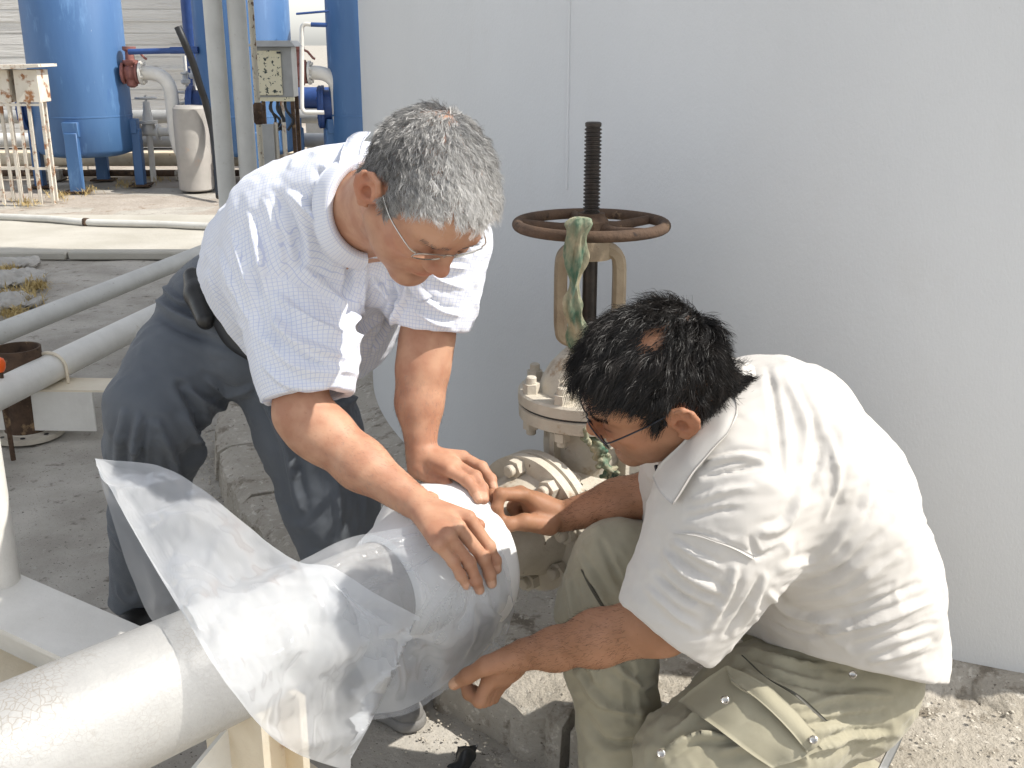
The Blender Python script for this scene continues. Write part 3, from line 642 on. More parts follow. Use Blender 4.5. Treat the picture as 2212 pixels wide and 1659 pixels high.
# raised casting mark on the bonnet
cu = bpy.data.curves.new('casting_mark', 'FONT'); cu.body = 'YBM'; cu.size = .021; cu.extrude = .0016; cu.align_x = 'CENTER'
tmp = bpy.data.objects.new('tmp', cu); col.objects.link(tmp)
dg = bpy.context.evaluated_depsgraph_get(); me = bpy.data.meshes.new_from_object(tmp.evaluated_get(dg)); bpy.data.objects.remove(tmp)
dq = Vector((-.62, -1, 0)).normalized(); ng = (dq*.8+UP*.6).normalized(); rx = UP.cross(-dq).normalized()*-1; rx = Vector((-dq.y, dq.x, 0)); rx = rx if rx.x > 0 else -rx
upv = ng.cross(rx); upv = upv if upv.z > 0 else -upv
pos = c2 + UP*.240 + dq*.0935
me.transform(Matrix(((rx.x, upv.x, ng.x, pos.x), (rx.y, upv.y, ng.y, pos.y), (rx.z, upv.z, ng.z, pos.z), (0, 0, 0, 1))))
me.materials.clear(); link('casting_mark', me, M_valve, bon)
# ------------------------------------------------------------------ yard behind: wall, vessels, pipework
X = Vector((1, 0, 0)); Y = Vector((0, 1, 0))
# ---- board marked concrete building: each lift of boards is a part
bl = empty('concrete_building', (-8, 15.5, 0)); tag(bl, 'grey board marked concrete building behind the blue vessels', 'building')
z = 0
for i in range(9):
    hgt = (1.05, .62, .95, .5, .9, .7, 1.0, .8, .9)[i]
    y0 = 15.4+(.02 if i % 2 else 0); b = MB(); nb_ = int(hgt/.13)
    for k in range(nb_):
        b.box((-10.2, y0+.25-.004*(k % 2), z+hgt*(k+.5)/nb_), (6.75+.001*k, .25, hgt*.5/nb_-.003))
    b.box((-10.2, y0+.27, z+hgt/2), (6.74, .25, hgt/2-.001)); b.build('wall_lift', M_wall, bl)
    b = MB(); b.box((-10.2, y0+.01, z+hgt+.008), (6.76, .03, .014)); b.build('shutter_ridge', M_wall, bl); z += hgt+.016
b = MB(); b.box((-3.62, 15.36, 3.6), (.18, .3, 3.6), bev=.02); b.build('corner_pier', mat('stained_pier', (.62, .57, .46), (.70, .66, .56), 4, .95, spots=[((.42, .31, .18), 5, .58, .1)], stretch=(1, 1, .3)), bl)
# low white wall closing the yard to the right
b = MB(); b.box((4.0, 21, .75), (7.4, .12, .75)); wl_ = b.build('boundary_wall', mat('white_render', (.72, .71, .68), (.76, .75, .72), 3, .9)); tag(wl_, 'white rendered boundary wall closing the yard in the distance', 'wall')

def elbow(a, c, b_, n=10):                           # quarter bend control points
    return [((1-t)**2)*Vector(a)+2*t*(1-t)*Vector(c)+t*t*Vector(b_) for t in [i/n for i in range(n+1)]]
VR = .47
def vessel(u, D, label, phase, dark_left=False):
    p = at(u, 300, D); c = Vector((p.x, D, 0)); o = empty('blue_vessel', c); tag(o, label, 'pressure vessel', 'row of blue vessels')
    b = MB(); b.lathe(c, UP, [(.300, .02), (.302, .20), (.315, .34), (.345, .44), (.385, VR), (.70, VR), (.702, VR+.003), (.715, VR+.003), (.717, VR), (1.90, VR), (2.0, .42), (2.08, .25), (2.11, .01)], 72); b.build('shell', M_blue, o)
    for k in range(4):
        a = phase+k*math.pi/2; d = Vector((math.cos(a), math.sin(a), 0)); t = UP.cross(d); q = c+d*(VR+.028)
        b = MB(); b.box(q+UP*.29, (.045, .062, .28), (d, t, UP), bev=.006); b.box(q+UP*.60-d*.01, (.036, .075, .07), (d, t, UP), bev=.005); lg = b.build('leg', M_blue, o)
        b = MB(); b.box(q+UP*.008, (.10, .12, .008), (d, t, UP)); b.build('foot_plate', M_rust, lg)
    d = Vector((-.90, -.10, 0)).normalized(); q = c+d*VR+UP*.78                          # manway
    b = MB(); b.lathe(q, d, [(-.06, .17), (.05, .17), (.05, .215), (.075, .215), (.077, .21), (.10, .215), (.115, .20), (.118, .02)], 40); mw = b.build('manway', M_dblue, o)
    for k in range(12):
        a = 2*math.pi*k/12; b = MB(); hexbolt(b, q+d*.1005+(UP*math.sin(a)+UP.cross(d)*math.cos(a))*.19, d, .012, .018, False, k); b.build('bolt', M_rust, mw)
    return o, c
v1, c1 = vessel(186, 11.2, 'leftmost blue vessel on four legs, a shadow across its lower right side', -1.47)
v2, c2 = vessel(540, 11.3, 'blue vessel half hidden behind the two grey posts', -1.30)
v3, c3 = vessel(815, 11.4, 'blue vessel whose side just shows at the edge of the white tank', -1.2)
def flange(b, p, d, r, t=.022, n=28): b.lathe(Vector(p)-Vector(d).normalized()*t/2, d, [(0, r), (t, r)], n)
def outlet(v, c, label):
    """red valve on the vessel side, then a white bend going down to the header."""
    z_ = 1.12; p0 = c+X*(VR-.02)+UP*z_; y0 = -.10
    o = empty('outlet_pipe', (c.x+.8, c.y+y0, 0)); tag(o, label, 'pipe', 'white outlet bends')
    q = Vector((c.x, c.y+y0, z_)); b = MB(); xs = VR*.97
    b.cyl(q+X*(xs+.20), q+X*(xs+.26), .068, 24); flange(b, q+X*(xs+.21), X, .115)
    pts = [q+X*(xs+.25)]+elbow(q+X*(xs+.26), q+X*(xs+.48), q+X*(xs+.48)-UP*.22)+[q+X*(xs+.485)-UP*.55]+elbow(q+X*(xs+.49)-UP*.60, q+X*(xs+.50)-UP*.80, q+X*(xs+.62)-UP*.84)
    b.tube(pts, .068, 20); b.build('bend', M_white, o)
    for k in range(8):
        a = 2*math.pi*(k+.5)/8; b = MB(); hexbolt(b, q+X*(xs+.222)+(Y*math.cos(a)+UP*math.sin(a))*.093, X, .014, .018, False, k); b.build('bolt', M_white, o)
    rv = empty('red_valve', q+X*(xs+.08)); tag(rv, 'rusty red valve on the right side of the '+label.split(' of the ')[1], 'valve', 'red valves on the vessels')
    b = MB(); flange(b, q+X*(xs+.035), X, .105); flange(b, q+X*(xs+.175), X, .105); b.lathe(q+X*(xs+.04), X, [(0, .06), (.03, .078), (.07, .09), (.10, .078), (.13, .06)], 24)
    b.lathe(q+X*(xs+.105), UP, [(-.14, .02), (-.12, .05), (-.08, .06), (.07, .05), (.10, .075), (.12, .075), (.125, .045), (.20, .04), (.22, .065), (.25, .065)], 24); b.build('body', M_redox, rv)
    b = MB(); b.tube([q+X*(xs+.11)+UP*.24, q+X*(xs+.20)+UP*.20, q+X*(xs+.25)+UP*.14, q+X*(xs+.27)+UP*.13], .012, 8); b.build('lever', M_redox, rv)
    return o
outlet(v1, c1, 'white downward bend bolted to the side of the leftmost blue vessel'); outlet(v2, c2, 'white downward bend bolted to the side of the half hidden vessel')
# header pipes along the ground behind the vessels
for i, (y, z_, r_, m_, lb) in enumerate(((12.4, .62, .075, M_greybox, 'grey header pipe running behind the vessels, uppermost'), (11.95, .40, .075, M_white, 'white header pipe running behind the vessels at knee height'), (12.1, .19, .085, M_cream, 'cream rust stained pipe low behind the vessels'), (11.75, .07, .035, M_rust, 'thin brown pipe lying lowest behind the vessels'))):
    b = MB(); b.cyl((-9, y, z_), (-.9, y, z_), r_, 24); flange(b, (-3.35, y, z_), X, r_*1.55); flange(b, (-3.29, y, z_), X, r_*1.55); tag(b.build('header_pipe', m_), lb, 'pipe', 'header pipes behind the vessels')
for x_ in (-6.2, -4.9, -3.5, -2.0):
    b = MB(); b.box((x_, 12.05, .055), (.09, .42, .055), bev=.01); tag(b.build('concrete_sleeper', M_found), 'concrete sleeper under the header pipes, ' + {-6.2: 'farthest left', -4.9: 'behind the leftmost vessel', -3.5: 'between the vessels', -2.0: 'nearest the white tank'}[x_], 'sleeper', 'sleepers under the headers')
# dark horizontal cylinder seen between second and third vessel
b = MB(); p = at(683, 212, 13); b.lathe((p.x-.9, 13, p.z), X, [(0, .02), (.04, .10), (.10, .125), (1.7, .125), (1.76, .10), (1.8, .02)], 28); dk = b.build('dark_cylinder', M_dblue); tag(dk, 'dark horizontal cylinder lying behind the half hidden vessel', 'cylinder')
b = MB(); b.box((p.x, 13, (p.z-.11)/2), (.12, .10, (p.z-.11)/2)); b.build('saddle', M_greybox, dk)
# thin white loop pipe and dark lines between second and third vessel
b = MB(); q = lambda u, v, D=11.0: at(u, v, D)
b.tube([q(706, 54), q(672, 53)], .022, 12); lp_ = b.build('loop_pipe', M_dblue); tag(lp_, 'thin looping pipe between the half hidden vessel and the tank edge', 'pipe')
b = MB(); b.tube([q(672, 53)]+elbow(q(664, 52), q(652, 50), q(652, 66))+[q(652, 215)]+elbow(q(652, 226), q(652, 243), q(664, 243))+[q(700, 243)], .021, 12); b.build('white_run', M_white, lp_)
b = MB(); b.tube([q(640, 30), q(710, 24)], .011, 8); tag(b.build('tie_line', M_dblue), 'thin dark line strung high between the two right vessels', 'cable')
# small white gate valve and pipe manifold right of the first vessel
gv = at(318, 245, 11.6); sv = empty('small_valve', (gv.x, 11.6, 0)); tag(sv, 'small white gate valve with a flat handwheel beside the leftmost vessel', 'valve')
b = MB(); zb = at(318, 285, 11.6).z; b.lathe((gv.x, 11.6, zb), UP, [(-.02, .06), (.03, .075), (.08, .06), (.09, .10), (.115, .10), (.118, .055), (.17, .05), (.22, .04), (.30, .035), (.31, .028)], 24); b.build('body', M_white, sv)
b = MB(); b.torus((gv.x, 11.6, zb+.345), UP, .105, .010, 32, 8); b.cyl((gv.x, 11.6, zb+.28), (gv.x, 11.6, zb+.37), .012, 10)
for a in (0, 2.09, 4.19): b.cyl((gv.x, 11.6, zb+.345), (gv.x+.1*math.cos(a), 11.6+.1*math.sin(a), zb+.345), .008, 8)
b.build('handwheel', M_white, sv)
b = MB(); b.cyl((gv.x-.24, 11.6, zb), (gv.x+.55, 11.6, zb), .045, 16); flange(b, (gv.x-.10, 11.6, zb), X, .085); flange(b, (gv.x+.10, 11.6, zb), X, .085); b.cyl((gv.x, 11.6, 0), (gv.x, 11.6, zb-.02), .03, 12); b.build('branch_pipe', M_white, sv)
mf = at(405, 200, 11.9); mo = empty('sampling_manifold', (mf.x, 11.9, 0)); tag(mo, 'cluster of small white valves and thin pipes left of the grey posts', 'valve cluster')
b = MB(); z0, z1 = at(405, 235, 11.9).z, at(405, 120, 11.9).z; b.cyl((mf.x, 11.9, 0), (mf.x, 11.9, z1), .018, 10); b.cyl((mf.x+.09, 11.9, z0-.2), (mf.x+.09, 11.9, z0+.45), .022, 10)
b.cyl((mf.x-.16, 11.9, z0), (mf.x+.2, 11.9, z0), .028, 12); b.cyl((mf.x-.12, 11.9, z0+.17), (mf.x+.16, 11.9, z0+.17), .016, 10); b.build('pipework', M_white, mo)
for dx, dz in ((-.06, 0), (.09, .12), (.09, .36), (0, .30), (.02, -.06), (.14, .02)):
    b = MB(); b.lathe((mf.x+dx, 11.86, z0+dz-.05), UP, [(0, .03), (.02, .05), (.05, .05), (.06, .03), (.10, .025), (.11, .045), (.125, .045)], 14); b.build('needle_valve', M_white, mo)
b = MB(); b.cyl(at(278, 112, 11.0), at(425, 108, 11.0), .028, 12); b.cyl(at(368, 109, 11.0), at(428, 108, 11.0), .034, 12); hz = b.build('cross_pipe', M_dblue); tag(hz, 'thin dark blue pipe crossing from the leftmost vessel to the posts', 'pipe')
b = MB(); p = at(415, 100, 12.6); b.cyl((p.x, 12.6, 0), (p.x, 12.6, 4), .085, 20); tag(b.build('blue_post', M_dblue), 'dark blue round post standing in front of the concrete building', 'post')
# grey plastic drum and black hose
p = atz(426, 411, 0); b = MB(); b.lathe((p.x, p.y, .005), UP, [(0, .155), (.012, .168), (.30, .170), (.33, .174), (.36, .170), (.72, .170), (.79, .165), (.815, .14), (.82, .02)], 40); tag(b.build('plastic_drum', M_drum), 'tall grey plastic drum standing left of the half hidden blue vessel', 'drum')
hp = spline([at(384, 58, 10.4), at(400, 95, 10.4), at(418, 140, 10.5), at(432, 185, 10.6), at(445, 225, 10.7), at(462, 300, 10.7), atz(474, 425, .04)], 6); b = MB(); b.tube(hp, .034, 14); tag(b.build('black_hose', M_black), 'stiff black hose sticking up beside the grey posts', 'hose')
# two grey posts with cross foot, thin rusty riser
for u0, u1, lb in ((463, 487, 'left one of the two tall grey posts behind the bending person'), (514, 537, 'right one of the two tall grey posts behind the bending person')):
    p = at(u0, 60, 5.0); b = MB(); b.cyl((p.x, 5.0, 0), (p.x, 5.0, 3.2), .041, 28); po = b.build('grey_post', M_pipe2); tag(po, lb, 'post', 'grey posts')
    b = MB(); b.box((p.x, 5.0, .01), (.09, .09, .01)); b.build('base_plate', M_pipe2, po)
p = at(545, 60, 5.25); b = MB(); b.cyl((p.x, 5.25, 0), (p.x, 5.25, 3.0), .0135, 14)
ri = b.build('thin_riser', mat('pitted_cream_pipe', (.55, .50, .40), (.60, .55, .45), 20, .7, spots=[((.16, .09, .05), 46, .57, .05)])); tag(ri, 'thin pitted cream riser pipe just right of the grey posts', 'pipe')
zu = at(549, 245, 5.25).z; b = MB(); b.lathe((p.x, 5.25, zu-.05), UP, [(0, .016), (.012, .024), (.03, .024), (.034, .03), (.06, .03), (.064, .022), (.09, .022), (.10, .015)], 8, smooth=False); b.build('union', M_rust, ri)
# electrical box on legs with a little roof
D = 7.0; pc = at(596, 155, D); bw, bh = .118, .15; bx = empty('switch_box', (pc.x, D, 0)); tag(bx, 'cream switch box with flaking paint and a small roof on thin legs', 'switch box')
b = MB(); b.box(pc, (bw, .085, bh), bev=.004); b.build('case', M_greybox, bx)
b = MB(); b.box(pc+Vector((-.028, -.092, -.005)), (bw*.70, .006, bh*.88), bev=.003); dr = b.build('door', M_flake, bx); b = MB(); b.box(pc+Vector((.045, -.101, .115)), (.012, .004, .006)); b.build('latch', M_black, dr)
b = MB(); b.prism([pc+Vector((-bw-.03, -.13, bh)), pc+Vector((-bw+.02, -.11, bh+.035)), pc+Vector((bw-.0, -.11, bh+.035)), pc+Vector((bw+.035, -.13, bh))], (0, .25, 0)); b.build('roof', M_greybox, bx)
for dx, dy, m_ in ((-bw+.012, -.07, M_rustyframe), (bw*.35, -.07, M_rustyframe), (bw-.012, -.07, M_rust), (-bw+.012, .07, M_rust), (bw-.012, .07, M_rust)):
    b = MB(); b.box((pc.x+dx, D+dy, (pc.z-bh)/2), (.011, .011, (pc.z-bh)/2)); b.build('leg', m_, bx)
b = MB(); b.box(pc+Vector((0, -.07, -bh-.012)), (bw, .014, .012)); b.build('rail', M_flake, bx)
b = MB(); b.box((pc.x-.055, D-.12, (pc.z-bh-.16)/2), (.045, .02, (pc.z-bh-.16)/2)); b.build('cable_trunking', M_greybox, bx)
for k in range(6):
    b = MB(); r_ = random.Random(k); b.tube(spline([pc+Vector((-.03+.018*k, -.05, -bh)), pc+Vector((-.04+.02*k+r_.uniform(-.02, .02), -.08, -bh-.07)), pc+Vector((-.02+.022*k+r_.uniform(-.03, .03), -.08, -bh-.14)), pc+Vector((-.03+.02*k, -.09, -bh-.20))], 5), .008, 8); b.build('cable', M_black, bx)
for dx in (.0, .05): b = MB(); b.cyl((pc.x+dx, D-.1, 0), (pc.x+dx, D-.1, pc.z-bh-.15), .013, 10); b.build('conduit', M_rustyframe, bx)
# rusty cabinet on legs at the left edge
D = 10.0; pa = at(30, 178, D); cb_ = empty('rusty_cabinet', (pa.x, D, 0)); tag(cb_, 'white rusty metal cabinet with sheet roof on tall legs at the left edge', 'cabinet')
zt, zb = at(30, 150, D).z, at(30, 220, D).z
for dx in (-.10, .16): b = MB(); b.box((pa.x+dx, D, (zt+zb)/2), (.105, .12, (zt-zb)/2), bev=.004); b.build('case', M_flake if False else M_rustyframe, cb_)
b = MB(); b.box((pa.x+.03, D-.02, zt+.018), (.30, .2, .012), (Vector((1, 0, .06)).normalized(), Y, UP)); b.box((pa.x+.03, D-.02, zt+.035), (.28, .19, .008), (Vector((1, 0, .02)).normalized(), Y, UP)); b.build('roof', M_rustyframe, cb_)
for dx, dy in ((-.19, -.1), (-.03, -.1), (.06, -.1), (.15, -.1), (.26, -.1), (-.12, .12), (.20, .12), (.05, .12), (-.2, .12)): b = MB(); b.box((pa.x+dx, D+dy, zb/2), (.013, .013, zb/2)); b.build('leg', M_rustyframe, cb_)
for z_ in (zb-.02, .32): b = MB(); b.box((pa.x+.03, D-.1, z_), (.24, .011, .011)); b.build('rail', M_rustyframe, cb_)
# conduit lying across the slab
pts = [atz(-60, 466, .03), atz(90, 472, .03), atz(185, 480, .03), atz(330, 484, .03), atz(520, 492, .03)]; b = MB(); b.tube(spline(pts, 6), .028, 14); cd = b.build('ground_conduit', M_pipe2); tag(cd, 'grey conduit lying across the pale slab', 'conduit')
b = MB(); b.tube([atz(183, 479.5, .03), atz(190, 480.5, .03)], .034, 12); b.build('coupling', M_rust, cd)
# ---- the two pipes on a bracket at the left
def lpipe(pa_, pb_, r_, label, m_):
    d = (pb_-pa_); o = pa_-d*1.2; e = pb_+d*2.2; b = MB(); b.cyl(o, e, r_, 32); return tag(b.build('yard_pipe', m_), label, 'pipe', 'pipes on the low bracket')
lpipe(atz(0, 720, .27), atz(440, 545, .27), .044, 'farther of two parallel white pipes left of the bending person', M_pipe2)
lpn = atz(0, 850, .25); lpf = atz(345, 680, .25); lp1 = lpipe(lpn, lpf, .054, 'nearer of two parallel white pipes, held by a U bolt on a bracket', M_white)
ld = (lpf-lpn).normalized(); lc = lpn+ld*.30; sx = Vector((1, -.04, 0)).normalized(); sy = UP.cross(sx)
br = empty('pipe_bracket', (lc.x, lc.y, 0)); tag(br, 'cream painted steel angle bracket carrying the near white pipe', 'bracket')
zt = .25-.055; b = MB(); b.box(lc+Vector((-.14, 0, zt-.004-lc.z)), (.37, .075, .004), (sx, sy, UP)); b.build('top_plate', M_flake if False else M_cream, br)
b = MB(); b.box(lc+Vector((-.16, -.072, zt-.083-lc.z)), (.34, .004, .075), (sx, sy, UP)); b.build('web', M_white, br)
b = MB(); r_ = .062; up_ = [lc+sx*-r_+UP*-.06]+[lc+sx*(-r_*math.cos(a))+UP*(r_*math.sin(a)) for a in [math.pi*i/14 for i in range(15)]]+[lc+sx*r_+UP*-.06]; b.tube(up_, .006, 10); b.build('u_bolt', M_cream, br)
sp = atz(62, 938, 0); st = empty('pipe_stub', (sp.x, sp.y, 0)); tag(st, 'rusty upright pipe stub with a bolted base flange behind the bracket', 'pipe stub')
b = MB(); b.lathe(sp, UP, [(.02, .080), (.335, .084), (.338, .084), (.338, .077), (.06, .077)], 40, caps=False); b.build('tube', M_rust, st)
b = MB(); b.lathe(sp, UP, [(0, .128), (.020, .128), (.021, .085), (.024, .082)], 40); fb = b.build('base_flange', M_valve, st)
for k in range(8): a = 2*math.pi*(k+.3)/8; b = MB(); b.cyl(sp+Vector((.108*math.cos(a), .108*math.sin(a), .0205)), sp+Vector((.108*math.cos(a), .108*math.sin(a), .0225)), .009, 12); b.build('bolt_hole', M_black, fb)
p = at(-2, 785, 3.55); b = MB(); b.lathe((p.x, 3.55, p.z-.02), UP, [(-.01, .012), (0, .018), (.02, .021), (.035, .016), (.042, .004)], 20); fl_ = b.build('orange_cap', mat('orange_plastic', (.85, .12, .01), None, 5, .4)); tag(fl_, 'bright orange plastic cap at the very left edge', 'cap'); b = MB(); b.cyl((p.x, 3.55, 0), (p.x, 3.55, p.z-.028), .009, 10); b.build('marker_rod', M_rust, fl_)
# stones and dry weeds at the left
for i, (u, v, s_) in enumerate(((10, 610, .20), (35, 575, .14), (-10, 660, .22), (60, 600, .10))):
    p = atz(u, v, 0); S = SDF(); S.ell(p+UP*.02, (s_*1.2, s_*.9, s_*.16), None, .02); V, F = S.mesh(.012); N_ = vnormals(V, F); V += N_*(.03*vnoise(V, .13, i, 4))[:, None]
    tag(link('stone', np_mesh('stone', V, F), M_stone, None, True), 'pale rough stone by the dry weeds at the left edge, ' + ('middle of the heap', 'farthest back', 'nearest and largest', 'rightmost and smallest')[i], 'stone', 'stones at the left edge')
def weeds(name, spots, label):
    rs = np.random.RandomState(2); V = []; F = []
    for (u, v, n) in spots:
        for _ in range(n):
            p = np.array(atz(u+rs.normal(0, 14), v+rs.normal(0, 5), 0)); d = rs.normal(0, 1, 3); d[2] = abs(d[2])+.4; d /= np.linalg.norm(d); L_ = rs.uniform(.03, .11); s_ = np.cross(d, [0, 0, 1.])*.0025/(np.linalg.norm(np.cross(d, [0, 0, 1.]))+1e-6)
            m_ = p+d*L_*.5; e = p+d*L_+np.array([0, 0, -L_*.25]); k = len(V); V += [p-s_, p+s_, m_+s_, m_-s_, e]; F += [(k, k+1, k+2, k+3), (k+3, k+2, k+4, k+4)]
    me = bpy.data.meshes.new(name); me.from_pydata([tuple(v) for v in V], [], [tuple(dict.fromkeys(f)) for f in F]); tag(link(name, me, M_weed), label, 'weeds', kind='stuff')
weeds('dry_weeds', [(20, 590, 300), (40, 640, 250), (75, 620, 300), (60, 655, 200), (30, 680, 200)], 'tufts of dry yellow weeds among the stones')
weeds('dry_weeds', [(130, 425, 160), (190, 415, 120), (330, 385, 200), (60, 440, 150), (270, 400, 120)], 'dry weeds growing around the feet of the leftmost vessel')
# ------------------------------------------------------------------ person bending over the pipe
DR = .148                                            # radius of the wrapped joint the hands rest on
def hair_mask(Q, front=0.0):
    a, b, c = Q.T; fr_ = front*np.clip((a-.03)/.03, 0, 1)*(1-.35*np.exp(-(b/.025)**2))
    cm = np.interp(a, [-.12, -.08, -.055, -.038, -.032, -.010, .006, .014, .026, .032, .05, .07, .084, .12], [-.072, -.066, -.050, -.02, .026, .036, .030, -.014, -.014, .022, .036, .058, .070, .078])
    return (c > cm+fr_) & (np.abs(b) < .084)
def tint_head(Q, stub=.9):
    t = np.ones((len(Q), 3)); a, b, c = Q.T
    g = lambda ca, cb, cc, r: np.exp(-(((a-ca)**2+(np.abs(b)-cb)**2+(c-cc)**2)/r**2))
    lips = np.clip(np.exp(-((c+.051)/.0085)**2-(b/.023)**2)*(a > .085)*1.2, 0, 1)
    t *= 1-lips[:, None]*np.array([.06, .26, .22])
    red = np.clip(g(.062, .048, -.018, .026)*.8+g(.113, 0, -.018, .016)*.9+g(-.014, .09, .0, .03)*1.0, 0, 1); t *= 1-red[:, None]*np.array([0, .17, .18])
    beard = np.clip((a > .0)*(c < -.030)*np.clip((-.030-c)/.02, 0, 1), 0, 1)*np.exp(-(lips*3)); t *= 1-beard[:, None]*(1-stub)*np.array([1, .95, .85])
    eye = np.exp(-((np.abs(b)-.0315)/.019)**2-((c-.008)/.010)**2)*(a > .07); t *= 1-eye[:, None]*np.array([.22, .28, .26])
    lash = np.exp(-((np.abs(b)-.0315)/.016)**4-((c-.0025)/.0018)**2)*(a > .08); t *= 1-lash[:, None]*.75
    return t
M_skinA = skin_mat('tanned_skin', (.50, .285, .185), (.40, .20, .125))
HA_f, HA_u = cv(.33, -.91, .19), cv(.55, .36, .753)
_t = Frame((0, 0, 0), HA_f, HA_u, 1.07)
HA = Frame(at(816, 424, 1.64)+_t.l*.0765*1.07, HA_f, HA_u, 1.07)
S = SDF(); head(S, HA, 1.06)
nb = at(775, 452, 1.88)
S.chain([HA(-.030, 0, -.02), HA(-.030, 0, -.075), nb], [.060, .060, .072], .03); S.cap(HA(.02, 0, -.06), nb, .045, .06, .03)
# arms
shR, shL = at(640, 560, 1.93), at(958, 535, 1.98)
elR, wrR = at(652, 893, 1.80), at(889, 1080, 1.715)
S.chain([nb, at(700, 520, 1.98), at(600, 640, 2.2)], [.06, .08, .08], .05); S.chain([shR+UP*-.02, nb+UP*-.03, shL+UP*-.02], [.045, .045, .045], .03)
S.chain([shR, elR], [.055, .047], .02); S.chain([elR, at(700, 938, 1.785), at(780, 1003, 1.755), wrR], [.046, .0485, .043, .0300], .025)
S.ell(at(662, 935, 1.80), (.03, .03, .03), None, .03)
wrL = at(910, 986, 1.86)
S.chain([shL, at(921, 745, 1.935)], [.055, .047], .02); S.chain([at(921, 735, 1.937), at(913, 800, 1.92), at(906, 870, 1.90), wrL], [.046, .0455, .041, .0265], .025)
# right hand, back of the hand up, four fingers spread down the wrapped joint
op = on_pipe
hr = {'i': [(1012, 1118, .172), (1056, 1180, .160), (1070, 1211, .157), (1073, 1229, .156)], 'm': [(990, 1138, .177), (1045, 1206, .163), (1058, 1240, .158), (1062, 1260, .156)],
      'r': [(968, 1157, .177), (1014, 1216, .163), (1028, 1254, .158), (1036, 1274, .156)], 'l': [(947, 1176, .172), (979, 1213, .162), (995, 1243, .157), (1008, 1265, .155)]}
for k_, rr in (('i', .0105), ('m', .0108), ('r', .0104), ('l', .0092)):
    p = [op(u, v, r_+.002) for u, v, r_ in hr[k_]]; S.cap(wrR.lerp(p[0], .12), p[0], .0175, .0128, .014); finger(S, p, rr+.001, rr-.0016)
    nail(p[2], p[3], (p[3]-op(*hr[k_][3][:2], .10)).normalized()*.6+CZ*.8, rr-.0012)
mc = (op(1000, 1128, .172)+wrR)/2; S.ell(at(945, 1128, 1.70), (.030, .022, .022), (cv(.75, -.65, 0), cv(.65, .75, 0), CZ), .02)
S.chain([at(925, 1085, 1.74), at(975, 1100, 1.765), op(1035, 1135, .150)], [.020, .0125, .011], .01)
# left hand on top of the joint
hl = {'i': [(972, 1016, .170), (1010, 1040, .160), (1027, 1062, .155), (1033, 1078, .153)], 'm': [(984, 1005, .172), (1027, 1030, .161), (1042, 1055, .154), (1046, 1078, .152)], 'r': [(986, 996, .176), (1028, 1018, .166), (1048, 1044, .156), (1054, 1064, .152)]}
for k_, rr in (('i', .0105), ('m', .0108), ('r', .0102)):
    p = [op(u, v, r_) for u, v, r_ in hl[k_]]
    if k_ == 'r': p = [x+Vector((.01, .02, 0)) for x in p]
    S.cap(wrL.lerp(p[0], .15), p[0], .0185, .0130, .014); finger(S, p, rr+.001, rr-.0016); nail(p[2], p[3], CZ*.8+CY*.4, rr-.0012)
th = [at(905, 1012, 1.845), at(938, 1036, 1.815), at(962, 1048, 1.80), at(980, 1058, 1.795)]
S.cap(wrL, th[0], .024, .020, .015); S.chain(th, [.0185, .0138, .0115, .0095], .007); nail(th[2], th[3], CZ*.7+CY*.7, .0105)
V, F = S.mesh(.0028); V = relax(V, F, 1, .4)
Q = HA.loc(V); ishead = (np.linalg.norm(Q, axis=1) < .17) & (Q[:, 2] > -.105)
tint = np.ones((len(V), 3)); tint[ishead] = tint_head(Q[ishead], .86); tint[ishead & hair_mask(Q, .026)] *= np.array([.74, .80, .86])
def paint_nails(V, tint, tone):
    for c, d, n_, r in NAILS:
        q = V-np.array(c); along = q @ np.array(d); up = q @ np.array(n_); sd = np.linalg.norm(q-along[:, None]*np.array(d)-up[:, None]*np.array(n_), axis=1)
        m_ = (np.abs(along) < r*.85) & (sd < r*.72) & (np.abs(up) < r*.8); tint[m_] *= tone
    NAILS.clear()
paint_nails(V, tint, np.array([1.22, 1.35, 1.45]))
# knuckles a little redder, forearms a little paler
me = np_mesh('person', V, F); attr_color(me, 'tint', tint)
personA = link('person', me, M_skinA, None, True); personA.location = (0, 0, 0)
tag(personA, 'grey haired person in white checked shirt and grey trousers bending over the pipe', 'person', 'people working on the pipe')
hm = ishead & hair_mask(Q, .022); N_ = vnormals(V, F)
rs = np.random.RandomState(11)
def grow(idx, n, per, Q, V, N_, H, parent, m, whorl, lift, ln, rad, curl, seed, flow=None, droop=0, shade=None, thin=None, segs=5, cfreq=70, off=0, spread=.0022, rnd=.18):
    """n locks of per hairs each; hairs of one lock share direction, curl and tone."""
    rs = np.random.RandomState(seed); i = rs.choice(idx, n); q = Q[i]
    if thin is not None: keep = rs.rand(n) < thin(q); i, q = i[keep], q[keep]
    n = len(i); P = V[i]+N_[i]*off; nn = N_[i]; away = V[i]-np.array(H(*whorl)); away -= (away*nn).sum(1)[:, None]*nn; away /= np.linalg.norm(away, axis=1)[:, None]+1e-6
    if flow is not None: away = away+flow(q) @ np.stack([A3(H.f), A3(H.l), A3(H.u)], 0)
    d = away*(1-lift)+nn*lift+rs.normal(0, rnd, P.shape); L_ = ln(q)*rs.uniform(.75, 1.2, n); g = np.repeat(np.arange(n), per)
    sh = rs.uniform(0, 1, n) if shade is None else shade(q, rs)
    P2 = P[g]+rs.normal(0, spread, (len(g), 3)); d2 = d[g]/np.linalg.norm(d[g], axis=1)[:, None]+rs.normal(0, .07, (len(g), 3))
    return strands('hair', P2, d2, L_[g]*rs.uniform(.8, 1.1, len(g)), rad, m, parent, curl, segs, seed, droop, np.clip(sh[g]+rs.normal(0, .10, len(g)), 0, 1), cfreq, g)
M_hairA = hair_mat('grey_hair', (.045, .044, .043), (.62, .605, .58), .40, .45)
